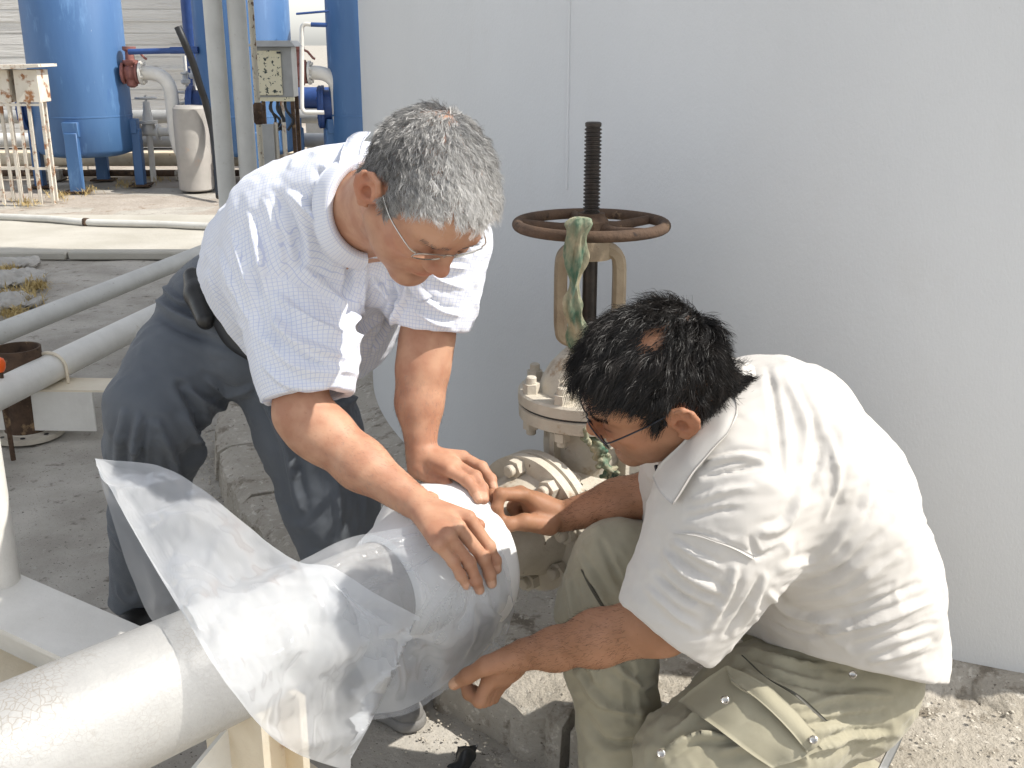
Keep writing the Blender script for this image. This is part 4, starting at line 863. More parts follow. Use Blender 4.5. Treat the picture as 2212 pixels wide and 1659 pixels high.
gray = lambda q, rs: np.clip(.30+.62*np.clip((q[:, 0]+.005)/.085, 0, 1)+.25*np.clip((q[:, 2]-.085)/.05, 0, 1)+rs.normal(0, .15, len(q)), 0, 1)
thinA = lambda q: 1-.6*np.exp(-((q[:, 0]-.072)**2+(np.abs(q[:, 1])-.036)**2)/.018**2)-.12*np.exp(-((q[:, 0]+.015)**2+q[:, 1]**2)/.03**2)*(q[:, 2] > .1)
flowA = lambda q: np.stack([.55+0*q[:, 0], 0*q[:, 0], -.1+0*q[:, 0]], 1)
lenA = lambda q: .0075+.0065*np.clip((q[:, 2]-.0)/.09, 0, 1)+.003*np.clip((q[:, 0]-.04)/.04, 0, 1)
hidx = np.nonzero(hm)[0]
grow(hidx, 12000, 1, Q, V, N_, HA, personA, M_hairA, (-.055, 0, .11), .25, lenA, .00055, .002, 21, flowA, 0, gray, thinA, 4, 160)
grow(hidx, 2600, 13, Q, V, N_, HA, personA, M_hairA, (-.055, 0, .11), .18, lambda q: lenA(q)*1.7, .00032, .0042, 22, flowA, .0, gray, thinA, 6, 260, .0006, .0020, .22)
# brows
def arm_hair(parent, V, N_, pts, m, n, seed, rmax, rad=.00011, tone=0.0):
    a = [np.array(p) for p in pts]; best = np.full(len(V), 9.); t = np.zeros((len(V), 3))
    for i in range(len(a)-1):
        ba = a[i+1]-a[i]; h = np.clip(((V-a[i]) @ ba)/(ba @ ba), 0, 1); d = np.linalg.norm(V-a[i]-h[:, None]*ba, axis=1); m_ = d < best; best = np.where(m_, d, best); t[m_] = ba/np.linalg.norm(ba)
    idx = np.nonzero(best < rmax)[0]; rs = np.random.RandomState(seed); i = rs.choice(idx, n)
    d = t[i]*.9+N_[i]*.22+rs.normal(0, .3, (n, 3)); strands('arm_hair', V[i], d, rs.uniform(.004, .010, n), rad, m, parent, .0015, 3, seed, shade=np.full(n, tone))
def brows(Q, V, N_, H, parent, m, n, seed):
    a, b, c = Q.T; mk = (a > .068) & (np.abs(b) > .009) & (np.abs(b) < .052) & (np.abs(c-(.0335-.9*(np.abs(b)-.03)**2*6)) < .0034); i = np.random.RandomState(seed).choice(np.nonzero(mk)[0], n)
    s = np.sign(Q[i, 1])[:, None]; d = np.array(H.l)[None]*s*.9+N_[i]*.35+np.array(H.u)*.15
    strands('eyebrow', V[i], d+np.random.RandomState(seed).normal(0, .15, d.shape), np.full(n, .006), .00022, m, parent, .001, 3, seed, shade=np.full(n, .08))
brows(Q, V, N_, HA, personA, M_hairA, 170, 5)
arm_hair(personA, V, N_, [elR, at(700, 938, 1.785), at(780, 1003, 1.755), wrR], M_hairA, 1500, 8, .05, .00009, .12); arm_hair(personA, V, N_, [at(921, 735, 1.937), at(906, 870, 1.90), wrL], M_hairA, 1300, 9, .05, .00009, .12)
M_wire = mat('silver_wire', (.45, .43, .40), (.5, .48, .45), 20, .25, .9)
def lens_mat(name, c, tr):
    m = bpy.data.materials.new(name); m.use_nodes = True; N, L = m.node_tree.nodes, m.node_tree.links; o = N['Material Output']; N.remove(N['Principled BSDF'])
    t = N.new('ShaderNodeBsdfTransparent'); t.inputs[0].default_value = (*c, 1); g = N.new('ShaderNodeBsdfGlossy'); g.inputs['Roughness'].default_value = .03; mx = N.new('ShaderNodeMixShader'); fr = N.new('ShaderNodeFresnel'); fr.inputs[0].default_value = 1.5
    L.new(fr.outputs[0], mx.inputs[0]); L.new(t.outputs[0], mx.inputs[1]); L.new(g.outputs[0], mx.inputs[2]); L.new(mx.outputs[0], o.inputs[0]); return m
M_lensA = lens_mat('clear_lens', (.86, .88, .88), .9)
glasses(personA, HA, M_wire, M_lensA, .050, .028, .010, .106, .22)

# ---- shirt
M_shirtA = cloth_mat('white_check_cotton', (.76, .775, .82), (.73, .75, .80), 10, check=(.0066, .15, (.56, .60, .74)))
lat = lambda a, b, c: Vector((a, b, c)).normalized()
T_A = [(at(550, 712, 2.33), lat(.85, -.5, -.05), .165, .130), (at(600, 662, 2.24), lat(.9, -.38, 0), .180, .148), (at(662, 588, 2.12), lat(.96, -.2, .05), .200, .160), (at(735, 500, 1.99), lat(.98, -.12, .08), .200, .130), (at(780, 440, 1.92), lat(1, 0, .05), .120, .085)]
hemR, hemL = at(667, 860, 1.815), at(930, 707, 1.945)
S = SDF(); S.loft(T_A, .05)
S.ell(at(690, 690, 2.12), (.155, .14, .14), None, .06)
S.chain([at(640, 520, 1.98), at(720, 440, 1.93), at(800, 400, 1.90)], [.085, .075, .062], .06)
S.chain([at(640, 520, 1.98), at(618, 600, 1.93), at(658, 760, 1.85), at(668, 900, 1.80)], [.100, .100, .086, .077], .05)
S.chain([at(800, 440, 1.92), at(900, 460, 1.95), at(950, 520, 1.97), at(937, 640, 1.955), at(922, 760, 1.93)], [.07, .075, .085, .074, .063], .05)
dR = (hemR-at(655, 740, 1.86)).normalized(); dL = (hemL-at(950, 540, 1.97)).normalized()
S.half(hemR, dR, hemR+dR*.06, .115); S.half(hemL, dL, hemL+dL*.06, .105)
S.cap(hemR-dR*.07, hemR+dR*.09, .058, .064, .004, 's'); S.cap(hemL-dL*.07, hemL+dL*.09, .050, .056, .004, 's')
S.half(at(535, 680, 2.21), cv(-.80, -.58, -.25), at(450, 730, 2.33), .34)
S.chain([HA(-.03, 0, -.05), nb], [.050, .062], .006, 's')
V, F = S.mesh(.0038); V = relax(V, F, 1, .4)
foldsA = [
 ([(600, 640), (660, 690), (735, 720)], 12, 0.0150), ([(590, 690), (650, 740), (735, 770)], 13, 0.0180), ([(575, 730), (640, 790), (730, 810)], 11, 0.0150), ([(570, 790), (620, 830), (700, 838)], 9, 0.0090),
 ([(650, 585), (720, 640), (760, 690)], 12, 0.0135), ([(560, 590), (580, 700), (620, 790)], 15, -0.0090),
 ([(640, 430), (700, 480), (730, 560)], 17, 0.0180), ([(690, 370), (730, 430), (745, 520)], 14, -0.0150), ([(600, 420), (640, 500), (650, 560)], 15, -0.0120), ([(760, 560), (750, 640), (760, 720)], 10, -0.0165), ([(790, 580), (775, 660), (740, 760)], 10, 0.0135),
 ([(540, 470), (560, 560), (575, 640)], 9, 0.0090), ([(500, 500), (525, 580), (555, 660)], 8, 0.0075), ([(470, 540), (500, 620), (540, 690)], 7, 0.0090), ([(450, 590), (480, 660), (520, 710)], 7, 0.0075), ([(575, 440), (600, 520), (610, 580)], 9, 0.0075),
 ([(870, 560), (880, 620), (850, 690)], 9, 0.0120), ([(845, 590), (850, 660), (810, 750)], 8, -0.0150), ([(905, 640), (950, 670), (990, 680)], 7, 0.0105), ([(890, 665), (935, 695), (975, 705)], 6, 0.0090), ([(925, 590), (960, 610), (1000, 620)], 8, 0.0120), ([(920, 560), (965, 575), (1005, 580)], 7, 0.0105), ([(930, 530), (980, 535), (1015, 545)], 7, -0.0090),
 ([(880, 600), (900, 560), (930, 520)], 9, -0.0120), ([(800, 600), (840, 640), (870, 660)], 7, 0.0090), ([(745, 770), (780, 720), (820, 690)], 10, 0.0120)]
V = wrinkle(V, F, CX*.45+CY*.9, .06, .0032, 51); V = folds(V, F, foldsA); N_ = vnormals(V, F); V += N_*(.0016*vnoise(V, .06, 4, 3))[:, None]
def cloth_coords(V, axes):
    """coordinates along and around the nearest of several tubes (start, end, radius)."""
    best = np.full(len(V), 1e9); out = np.zeros((len(V), 3))
    for a, b, r, pri in axes:
        a, b = np.array(a), np.array(b); ba = b-a; L_ = np.linalg.norm(ba); e = ba/L_; h = (V-a) @ e; q = V-a-np.clip(h, -.02, L_+.05)[:, None]*e; d = np.linalg.norm(q, axis=1)/r+pri
        x = np.cross(e, [.3, .2, .93]); x /= np.linalg.norm(x); y = np.cross(e, x); ang = np.arctan2(q @ y, q @ x); m_ = d < best
        best = np.where(m_, d, best); out[m_, 0] = (ang*r)[m_]; out[m_, 1] = h[m_]
    return out
def cloth_attr(me, C_): a = me.attributes.new('cloth', 'FLOAT_VECTOR', 'POINT'); a.data.foreach_set('vector', np.asarray(C_, np.float32).ravel())
me = np_mesh('shirt', V, F); cloth_attr(me, cloth_coords(V, [(at(500, 700, 2.36), at(780, 440, 1.92), .165, 0), (at(630, 560, 1.95), at(662, 900, 1.80), .085, -.15), (at(950, 520, 1.97), at(922, 760, 1.93), .075, -.15)]))
shirtA = link('shirt', me, M_shirtA, personA, True)
# collar, placket, pocket
def pan(name, rows, m, parent, **k):
    o = panel(name, rows, m, parent, **k); return o
def snap(rows, V, N_, off):                          # lay a panel on a surface seen from the front
    U, W_, dz = proj(V); view = V-np.array([0, 0, CH]); fr = (N_*view).sum(1) < 0; Uf, Wf, Vf, Nf = U[fr], W_[fr], V[fr], N_[fr]; df = np.linalg.norm(view[fr], axis=1); out = []
    for r in rows:
        o_ = []
        for (u, v) in r:
            d2 = (Uf-u)**2+(Wf-v)**2; c_ = np.nonzero(d2 < max(36, d2.min()*1.5))[0]; j = c_[np.argmin(df[c_])]; o_.append(Vector(Vf[j]+Nf[j]*off))
        out.append(o_)
    return out
N_ = vnormals(V, F)
nA0, nA1 = HA(-.03, 0, -.065), nb; eA = (nA0-nA1).normalized()
collar_ring('collar', nA1.lerp(nA0, .34), eA, cv(.55, -.75, .35), M_shirtA, shirtA, .076, .45, .040, .012, .008)
def lay(rows, V, N_, off):                           # panel rows at picture places, just in front of the nearest cloth
    return [[at(u, v, snap([[(u, v)]], V, N_, 0)[0][0].y-o_) for (u, v) in r] for r, o_ in zip(rows, off)]
cl = lay([[(800, 285), (783, 310), (775, 370), (784, 441), (801, 510), (822, 556)], [(772, 288), (758, 320), (752, 375), (756, 445), (770, 515), (790, 556)], [(752, 300), (738, 335), (730, 380), (728, 447), (736, 512), (752, 556)]], V, N_, (.022, .017, .010))
o = panel('collar_leaf', cl, M_shirtA, shirtA, thick=.004, n=6, k=5, noise=.0006)
cloth_attr(o.data, np.array([v.co[:] for v in o.data.vertices])[:, [0, 2, 1]]*np.array([1.0, 1.0, 1]))
pk = lay([[(872, 606), (888, 630), (906, 654)], [(886, 598), (900, 624), (920, 648)], [(900, 591), (914, 617), (934, 640)]], V, N_, (.005, .006, .005))
o = panel('breast_pocket', pk, M_shirtA, shirtA, thick=.003, n=5, k=3); cloth_attr(o.data, np.array([v.co[:] for v in o.data.vertices])[:, [0, 2, 1]])

# ---- trousers, belt, shoes
M_trA = cloth_mat('slate_trouser_cloth', (.100, .112, .130), (.125, .138, .156), 6, rough=.75, sheen=.12)
S = SDF(); S.ell(at(497, 690, 2.40), (.155, .155, .15), None, .05); S.loft([(at(505, 668, 2.36), lat(.85, -.5, 0), .155, .125), (at(575, 715, 2.27), lat(.85, -.5, 0), .155, .125)], .05)
S.chain([at(462, 722, 2.34), at(392, 800, 2.26), at(342, 880, 2.19)], [.120, .110, .100], .04)
S.chain([at(330, 890, 2.19), at(328, 960, 2.25), at(322, 1120, 2.36), at(310, 1300, 2.44)], [.100, .096, .088, .082], .03)
S.chain([at(605, 775, 2.27), at(668, 930, 2.25), at(712, 1080, 2.22), at(785, 1330, 2.16), at(830, 1480, 2.12)], [.118, .112, .104, .090, .084], .03)
S.half(at(310, 1298, 2.44), Vector((0, 0, -1)), at(310, 1330, 2.44), .14); S.half(atz(840, 1500, .07), Vector((0, 0, -1)), atz(840, 1530, 0), .15)
V, F = S.mesh(.005); V = relax(V, F, 1, .4); V = wrinkle(V, F, CX*.3+CY*.95, .07, .005, 71)
V = folds(V, F, [([(330, 640), (400, 690), (480, 700)], 14, 0.0150), ([(350, 690), (430, 730), (520, 760)], 12, -0.0120), ([(345, 610), (385, 650), (430, 660)], 9, 0.0135), ([(450, 820), (500, 850), (545, 840)], 9, 0.0180), ([(400, 840), (470, 880), (520, 865)], 9, 0.0135), ([(390, 830), (430, 900), (440, 960)], 12, -0.0180),
 ([(300, 900), (290, 980), (300, 1060)], 11, 0.0180), ([(270, 890), (258, 970), (262, 1060)], 8, 0.0150), ([(340, 920), (375, 990), (385, 1080)], 12, 0.0150), ([(400, 900), (430, 960), (420, 1020)], 12, 0.0180), ([(330, 960), (335, 1080), (330, 1200)], 12, -0.0120),
 ([(570, 850), (620, 960), (650, 1100)], 12, 0.0150), ([(600, 870), (700, 890), (790, 850)], 12, 0.0150), ([(610, 920), (690, 960), (780, 940)], 11, -0.0120), ([(680, 900), (720, 1000), (740, 1150)], 16, 0.0120), ([(770, 850), (780, 980), (775, 1120)], 11, -0.0090)])
N_ = vnormals(V, F); V += N_*(.002*vnoise(V, .09, 14, 3))[:, None]; N_ = vnormals(V, F)
trA = link('trousers', np_mesh('trousers', V, F), M_trA, personA, True)
M_leather = mat('black_leather', (.013, .012, .011), (.02, .019, .017), 30, .35, bump=.0006, bscale=300)
bl_ = snap([[(424, 590), (432, 640), (456, 694), (500, 744), (556, 786), (612, 815)], [(462, 580), (470, 632), (494, 680), (534, 724), (586, 764), (640, 792)]], V, N_, .012)
panel('belt', bl_, M_leather, personA, thick=.008, n=6, k=3)
pb = snap([[(424, 605), (436, 645), (456, 690)]], V, N_, .018)[0]
S = SDF(); S.chain(pb, [.020, .028, .020], .012); V, F = S.mesh(.003); link('belt_pouch', np_mesh('belt_pouch', V, F), M_leather, personA, True)
M_sock = cloth_mat('white_sock', (.70, .68, .64), None, 20); M_shoeB = mat('worn_grey_shoe', (.16, .155, .145), (.23, .22, .21), 18, .7, bump=.001, bscale=90)
def shoe(name, heel, toe, m, parent, hgt=.075):
    d = (toe-heel).normalized(); S = SDF(); S.chain([heel+UP*.045, heel.lerp(toe, .45)+UP*.045, toe+UP*.030-d*.03], [.040, .042, .034], .03); S.cap(heel+UP*.07, heel+UP*.085+d*.02, .042, .042, .03); S.half(heel.lerp(toe, .5)+UP*.022, Vector((0, 0, -1)), heel.lerp(toe, .5)-UP*.05, .28)
    V, F = S.mesh(.004); o = link(name, np_mesh(name, V, F), m, parent, True)
    S = SDF(); S.chain([heel+UP*.012, heel.lerp(toe, .5)+UP*.012, toe+UP*.012-d*.03], [.044, .045, .040], .03); S.half(heel.lerp(toe, .5)+UP*.026, Vector((0, 0, 1)), heel.lerp(toe, .5)+UP*.2, .3); S.half(heel.lerp(toe, .5)+UP*.003, Vector((0, 0, -1)), heel.lerp(toe, .5)-UP*.2, .3)
    V, F = S.mesh(.004); link('sole', np_mesh('sole', V, F), m, o, True); return o
hl_ = atz(318, 1372, 0); shoe('shoe', Vector((hl_.x+.02, hl_.y+.05, 0)), Vector((hl_.x-.05, hl_.y-.19, 0)), M_leather, personA)
b = MB(); b.cyl((hl_.x+.01, hl_.y+.03, .08), (hl_.x+.012, hl_.y+.035, .20), .042, 24, .044); b.build('sock', M_sock, personA)
hl_ = atz(842, 1560, 0); shoe('shoe', Vector((hl_.x-.08, hl_.y+.13, 0)), Vector((hl_.x+.06, hl_.y-.03, 0)), M_shoeB, personA)
# ------------------------------------------------------------------ person kneeling beside the valve
M_skinB = skin_mat('brown_skin', (.36, .185, .108), (.30, .15, .083))
HB_f, HB_u = cv(-.88, -.42, -.13), cv(-.42, .66, .62); _t = Frame((0, 0, 0), HB_f, HB_u, .98)
HB = Frame(at(1458, 915, 1.425)-_t.l*.0765*1.06, HB_f, HB_u, .98)
S = SDF(); head(S, HB, 1.08)
nb = at(1560, 915, 1.58)
S.chain([HB(-.030, 0, -.02), HB(-.030, 0, -.075), nb], [.062, .062, .074], .03); S.cap(HB(.02, 0, -.06), nb, .046, .06, .03)
S.chain([nb, at(1700, 1060, 1.62), at(1800, 1250, 1.66)], [.08, .11, .10], .05)
shL, shR = at(1600, 1060, 1.47), at(1520, 985, 1.74); S.chain([shL, nb, shR], [.055, .07, .055], .05)
elL, wrL = at(1428, 1345, 1.45), at(1134, 1413, 1.575)
S.chain([shL, elL], [.053, .046], .02); S.chain([elL, at(1290, 1379, 1.505), at(1200, 1402, 1.545), wrL], [.047, .0415, .0315, .0265], .025)
elR, wrR = at(1460, 1052, 1.76), at(1212, 1117, 1.815)
S.chain([shR, elR], [.05, .046], .02); S.chain([elR, at(1335, 1085, 1.79), wrR], [.046, .039, .0275], .025)
# near hand: thumb laid on a curled forefinger
dd = {0: (0, 0, 0), 1: (9, 8, .022), 2: (20, 12, .042), 3: (33, 14, .058)}
for i in range(4):
    du, dv, dD = dd[i]; s_ = (1, 1.02, .98, .86)[i]; rr = (.0108, .0108, .0102, .0090)[i]
    p = [at(1058+du, 1462+dv*.6, 1.585+dD), at(1036+du*.9, 1514+dv*.4-i*4, 1.575+dD), at(1013+du, 1498+dv-i*3, 1.592+dD), at(1004+du, 1478+dv, 1.600+dD)]
    S.cap(wrL.lerp(p[0], .12)+Vector((0, dD*.3, 0)), p[0], .0175, .0130, .014); finger(S, p, rr+.0012, rr-.0012)
S.ell(at(1092, 1442, 1.60), (.034, .026, .030), (cv(-.8, -.6, 0), cv(-.6, .8, 0), CZ), .02)
th = [at(1100, 1422, 1.575), at(1050, 1438, 1.565), at(1010, 1460, 1.568), at(981, 1478, 1.575)]
S.chain(th, [.0215, .0150, .0125, .0100], .008); nail(th[2], th[3], CZ*.8+CX*-.1+CY*.5, .0118)
# far hand: finger and thumb pinching the edge of the wrap
ip = [at(1132, 1070, 1.785), at(1081, 1068, 1.765), at(1073, 1098, 1.755), at(1081, 1121, 1.752)]
mp = [at(1124, 1064, 1.81), at(1064, 1070, 1.785), at(1061, 1099, 1.768), at(1069, 1115, 1.762)]
rp = [at(1136, 1072, 1.835), at(1108, 1095, 1.835), at(1118, 1120, 1.82), at(1133, 1124, 1.81)]
lp = [at(1148, 1082, 1.855), at(1124, 1108, 1.86), at(1130, 1132, 1.84), at(1110, 1148, 1.835)]
for p, rr in ((ip, .0108), (mp, .0108), (rp, .0102), (lp, .0090)): S.cap(wrR.lerp(p[0], .12), p[0], .0175, .0130, .014); finger(S, p, rr+.0012, rr-.0014)
nail(ip[2], ip[3], -CX+CZ*.3, .0095)
S.ell(at(1168, 1100, 1.805), (.032, .024, .022), (cv(-.9, .3, 0), cv(.3, .9, 0), CZ), .02)
th = [at(1186, 1134, 1.785), at(1133, 1128, 1.762), at(1098, 1133, 1.752), at(1074, 1146, 1.748)]
S.chain(th, [.0200, .0148, .0125, .0102], .008); nail(th[2], th[3], CZ*.85+CY*-.1, .0112)
V, F = S.mesh(.0028); V = relax(V, F, 1, .4); Q = HB.loc(V); ishead = (np.linalg.norm(Q, axis=1) < .17) & (Q[:, 2] > -.105)
tint = np.ones((len(V), 3)); tint[ishead] = tint_head(Q[ishead], .72); hm_ = ishead & hair_mask(Q, .036); bq = HB.loc(np.array(at(1425, 716, 1.43))[None])[0]; nb_ = np.exp(-(((Q-bq)**2).sum(1)/.040**2)**2); tint[hm_] *= (np.array([.42, .44, .47])[None]*(1-nb_[hm_, None])+np.array([.8, .78, .78])[None]*nb_[hm_, None]); paint_nails(V, tint, np.array([1.45, 1.7, 1.9]))
me = np_mesh('person', V, F); attr_color(me, 'tint', tint)
personB = link('person', me, M_skinB, None, True)
tag(personB, 'black haired person in pale beige shirt and khaki cargo trousers kneeling by the valve', 'person', 'people working on the pipe')
N_ = vnormals(V, F)
M_hairB = hair_mat('black_hair', (.0055, .005, .0048), (.030, .025, .022), .42, .22)
arm_hair(personB, V, N_, [elL, at(1290, 1379, 1.505), at(1200, 1402, 1.545), wrL], M_hairB, 2200, 3, .048)
arm_hair(personB, V, N_, [elR, at(1335, 1085, 1.79), wrR], M_hairB, 2200, 4, .047)
hm = np.nonzero(ishead & hair_mask(Q, .034))[0]
bp_ = HB.loc(np.array(snap([[(1425, 716)]], V, N_, 0)[0][0])[None])[0]
bald = lambda q: 1-.93*np.exp(-(((q-bp_)**2).sum(1)/.031**2)**1.5)-.35*np.exp(-((q-bp_-np.array([.04, 0, .0]))**2).sum(1)/.022**2)
flowB = lambda q: np.stack([.75*(q[:, 0] > -.03)-.1, .22*np.sin(q[:, 0]*70+q[:, 2]*40), -.35*(q[:, 2] < .05)], 1)
wav = lambda q, rs: np.clip(rs.beta(1.2, 3, len(q)), 0, 1)
lenB = lambda q: .007+.013*np.clip((q[:, 2]-.035)/.05, 0, 1)-.002*np.clip((q[:, 0]-.06)/.03, 0, 1)
grow(hm, 16000, 1, Q, V, N_, HB, personB, M_hairB, (-.085, -.03, .06), .10, lambda q: .006+.007*np.clip((q[:, 2]-.02)/.05, 0, 1), .0008, .002, 31, flowB, .02, wav, bald, 4, 90, 0, .001, .22)
grow(hm, 1500, 19, Q, V, N_, HB, personB, M_hairB, (-.085, -.03, .06), .06, lambda q: lenB(q)*2.3, .00036, .0075, 41, flowB, .10, wav, bald, 9, 120, .0012, .0028, .20)
grow(np.array([i for i in hm if Q[i, 0] > .035 and Q[i, 2] > .05]), 200, 10, Q, V, N_, HB, personB, M_hairB, (-.06, .005, .10), .16, lambda q: .013+0*q[:, 0], .0004, .006, 43, flowB, .25, wav, None, 8, 150, .001, .0016, .34)
brows(Q, V, N_, HB, personB, M_hairB, 700, 6)
M_wireB = mat('dark_wire', (.03, .035, .05), (.04, .045, .06), 20, .35, .7); M_lensB = lens_mat('tinted_lens', (.62, .48, .44), .6)
glasses(personB, HB, M_wireB, M_lensB, .052, .040, -.002, .112, .18)
# ---- shirt
M_shirtB = cloth_mat('pale_beige_cotton', (.55, .525, .49), (.515, .49, .455), 7, weave=.0004)
LB = cv(.22, -.28, .93)
T_B = [(at(1615, 915, 1.585), LB, .10, .07), (at(1668, 952, 1.59), LB, .175, .132), (at(1742, 1072, 1.61), LB, .195, .152), (at(1800, 1230, 1.645), LB, .200, .155), (at(1815, 1370, 1.665), LB, .200, .160), (at(1800, 1520, 1.68), LB, .20, .16)]
S = SDF(); S.loft(T_B, .05)
S.chain([at(1592, 950, 1.545), at(1584, 990, 1.50), at(1585, 1070, 1.47), at(1550, 1180, 1.455), at(1478, 1300, 1.445), at(1425, 1395, 1.44)], [.068, .086, .102, .100, .082, .078], .05)
S.chain([at(1550, 940, 1.64), at(1500, 980, 1.72), at(1480, 1050, 1.76), at(1500, 1130, 1.75)], [.07, .075, .07, .09], .05)
hem = at(1437, 1367, 1.44); dh = cv(-.58, -.81, 0); S.half(hem, dh, hem+dh*.08, .135, .003); S.cap(hem-dh*.09, hem+dh*.09, .062, .072, .004, 's')
hp = at(1800, 1422, 1.55); dh2 = cv(-.22, -.97, .1); S.half(hp, dh2, hp+dh2*.20+Vector((0, .1, 0)), .34, .004)
S.chain([HB(-.03, 0, -.05), nb], [.05, .066], .006, 's')
V, F = S.mesh(.0038); V = relax(V, F, 1, .4)
foldsB = [
 ([(1640, 1150), (1700, 1130), (1740, 1040)], 12, 0.0079), ([(1690, 1230), (1780, 1200), (1850, 1110)], 13, 0.0079), ([(1690, 1270), (1800, 1240), (1900, 1150)], 11, -0.0059), ([(1700, 1300), (1820, 1280), (1940, 1200)], 10, 0.0069), ([(1740, 1330), (1860, 1310), (1980, 1260)], 10, -0.0069), ([(1780, 1370), (1900, 1340), (2010, 1300)], 12, 0.0099), ([(1840, 1400), (1930, 1375), (2015, 1345)], 9, -0.0079), ([(1880, 1430), (1950, 1410), (2005, 1390)], 9, 0.0079),
 ([(1660, 1280), (1720, 1330), (1830, 1350)], 10, 0.0088), ([(1640, 1330), (1720, 1370), (1800, 1372)], 7, -0.0059),
 ([(1455, 1170), (1500, 1200), (1560, 1230)], 8, 0.0079), ([(1440, 1200), (1490, 1245), (1560, 1280)], 10, 0.0099), ([(1420, 1240), (1480, 1290), (1540, 1320)], 10, -0.0088), ([(1400, 1270), (1460, 1330), (1510, 1360)], 9, 0.0079), ([(1590, 1230), (1570, 1290), (1530, 1360)], 10, 0.0079), ([(1640, 1250), (1610, 1310), (1570, 1370)], 10, -0.0099), ([(1620, 1160), (1640, 1200), (1690, 1180)], 7, -0.0069),
 ([(1530, 1000), (1590, 985), (1650, 990)], 9, 0.0099), ([(1520, 1030), (1580, 1015), (1640, 1005)], 8, -0.0088), ([(1500, 1080), (1560, 1060), (1620, 1050)], 9, 0.0069), ([(1480, 1120), (1540, 1105), (1600, 1100)], 8, -0.0049), ([(1660, 800), (1680, 900), (1690, 1020)], 12, -0.0059), ([(1700, 820), (1740, 920), (1730, 1030)], 13, 0.0059), ([(1760, 890), (1770, 980), (1740, 1080)], 10, -0.0049), ([(1790, 940), (1810, 1030), (1780, 1120)], 10, 0.0049), ([(1880, 1010), (1870, 1090), (1830, 1170)], 9, 0.0049)]
V = wrinkle(V, F, CX*.55+CY*.85, .06, .0035, 61); V = folds(V, F, foldsB)
V = folds(V, F, [([(1455, 1145), (1520, 1150), (1580, 1175), (1640, 1200)], 5, -.0035)], 0)
N_ = vnormals(V, F); V += N_*(.0016*vnoise(V, .07, 24, 3))[:, None]
shirtB = link('shirt', np_mesh('shirt', V, F), M_shirtB, personB, True); N_ = vnormals(V, F); Vsh, Nsh = V, N_
nB0, nB1 = HB(-.03, 0, -.065), nb; eB = (nB0-nB1).normalized()
collar_ring('collar', nB1.lerp(nB0, .30), eB, cv(-.55, -.80, -.1), M_shirtB, shirtB, .080, .42, .050, .016, .018)
cl = lay([[(1574, 846), (1545, 878), (1513, 913), (1468, 965), (1432, 1000), (1412, 1030)], [(1590, 868), (1562, 910), (1530, 950), (1482, 1000), (1448, 1040), (1426, 1062)], [(1592, 895), (1572, 935), (1545, 965), (1506, 1010), (1478, 1052), (1453, 1090)]], Vsh, Nsh, (.014, .014, .014))
for j, dd_ in ((0, .018), (2, -.006)): cl[j] = [p+(p-Vector((0, 0, CH))).normalized()*dd_*(-1 if j == 0 else -1)*(.0 if j == 2 else -.5) for p in cl[j]]
panel('collar_leaf', cl, M_shirtB, shirtB, thick=.004, n=6, k=5, noise=.0008)
M_navy = cloth_mat('navy_undershirt', (.012, .016, .035), None, 20)
panel('undershirt', [[at(1414, 1005, 1.53), at(1424, 1050, 1.51), at(1440, 1110, 1.50), at(1452, 1180, 1.50)], [at(1450, 1000, 1.54), at(1470, 1060, 1.53), at(1475, 1120, 1.52), at(1480, 1190, 1.52)]], M_navy, personB, thick=.004)
panel('undershirt_neckband', [[at(1563, 845, 1.545), at(1580, 860, 1.535), at(1575, 885, 1.51), at(1555, 915, 1.485)], [at(1560, 835, 1.55), at(1574, 848, 1.54), at(1568, 878, 1.515), at(1550, 905, 1.49)]], M_navy, personB, thick=.003)
# sleeve hem and dropped shoulder seam as stitched bands
sm_ = snap([[(1452, 1150), (1500, 1153), (1545, 1165), (1590, 1182), (1632, 1200)], [(1452, 1158), (1500, 1161), (1543, 1173), (1586, 1191), (1628, 1209)]], Vsh, Nsh, .002)
panel('shoulder_seam', sm_, M_shirtB, shirtB, thick=.002, n=5, k=1)
# ---- trousers
M_trB = cloth_mat('khaki_cotton', (.36, .335, .25), (.315, .29, .21), 9, weave=.0005, rough=.85, spots=[((.28, .26, .19), 12, .62, .15)])
S = SDF(); S.ell(at(1800, 1440, 1.68), (.150, .16, .14), None, .05)
S.chain([at(1800, 1490, 1.61), at(1655, 1555, 1.545), at(1510, 1655, 1.50)], [.114, .116, .102], .05); S.chain([at(1510, 1665, 1.50), at(1640, 1740, 1.60), at(1850, 1720, 1.66)], [.10, .085, .075], .04)
S.chain([at(1800, 1380, 1.76), at(1700, 1300, 1.78), at(1520, 1240, 1.76), at(1342, 1228, 1.71)], [.10, .085, .080, .083], .03); S.chain([at(1340, 1228, 1.71), at(1306, 1310, 1.70), at(1318, 1430, 1.68), at(1348, 1640, 1.64), at(1362, 1800, 1.61)], [.083, .080, .078, .074, .072], .03)
V, F = S.mesh(.005); V = relax(V, F, 1, .4); V = wrinkle(V, F, CX*.5+CY*.8, .055, .005, 77)
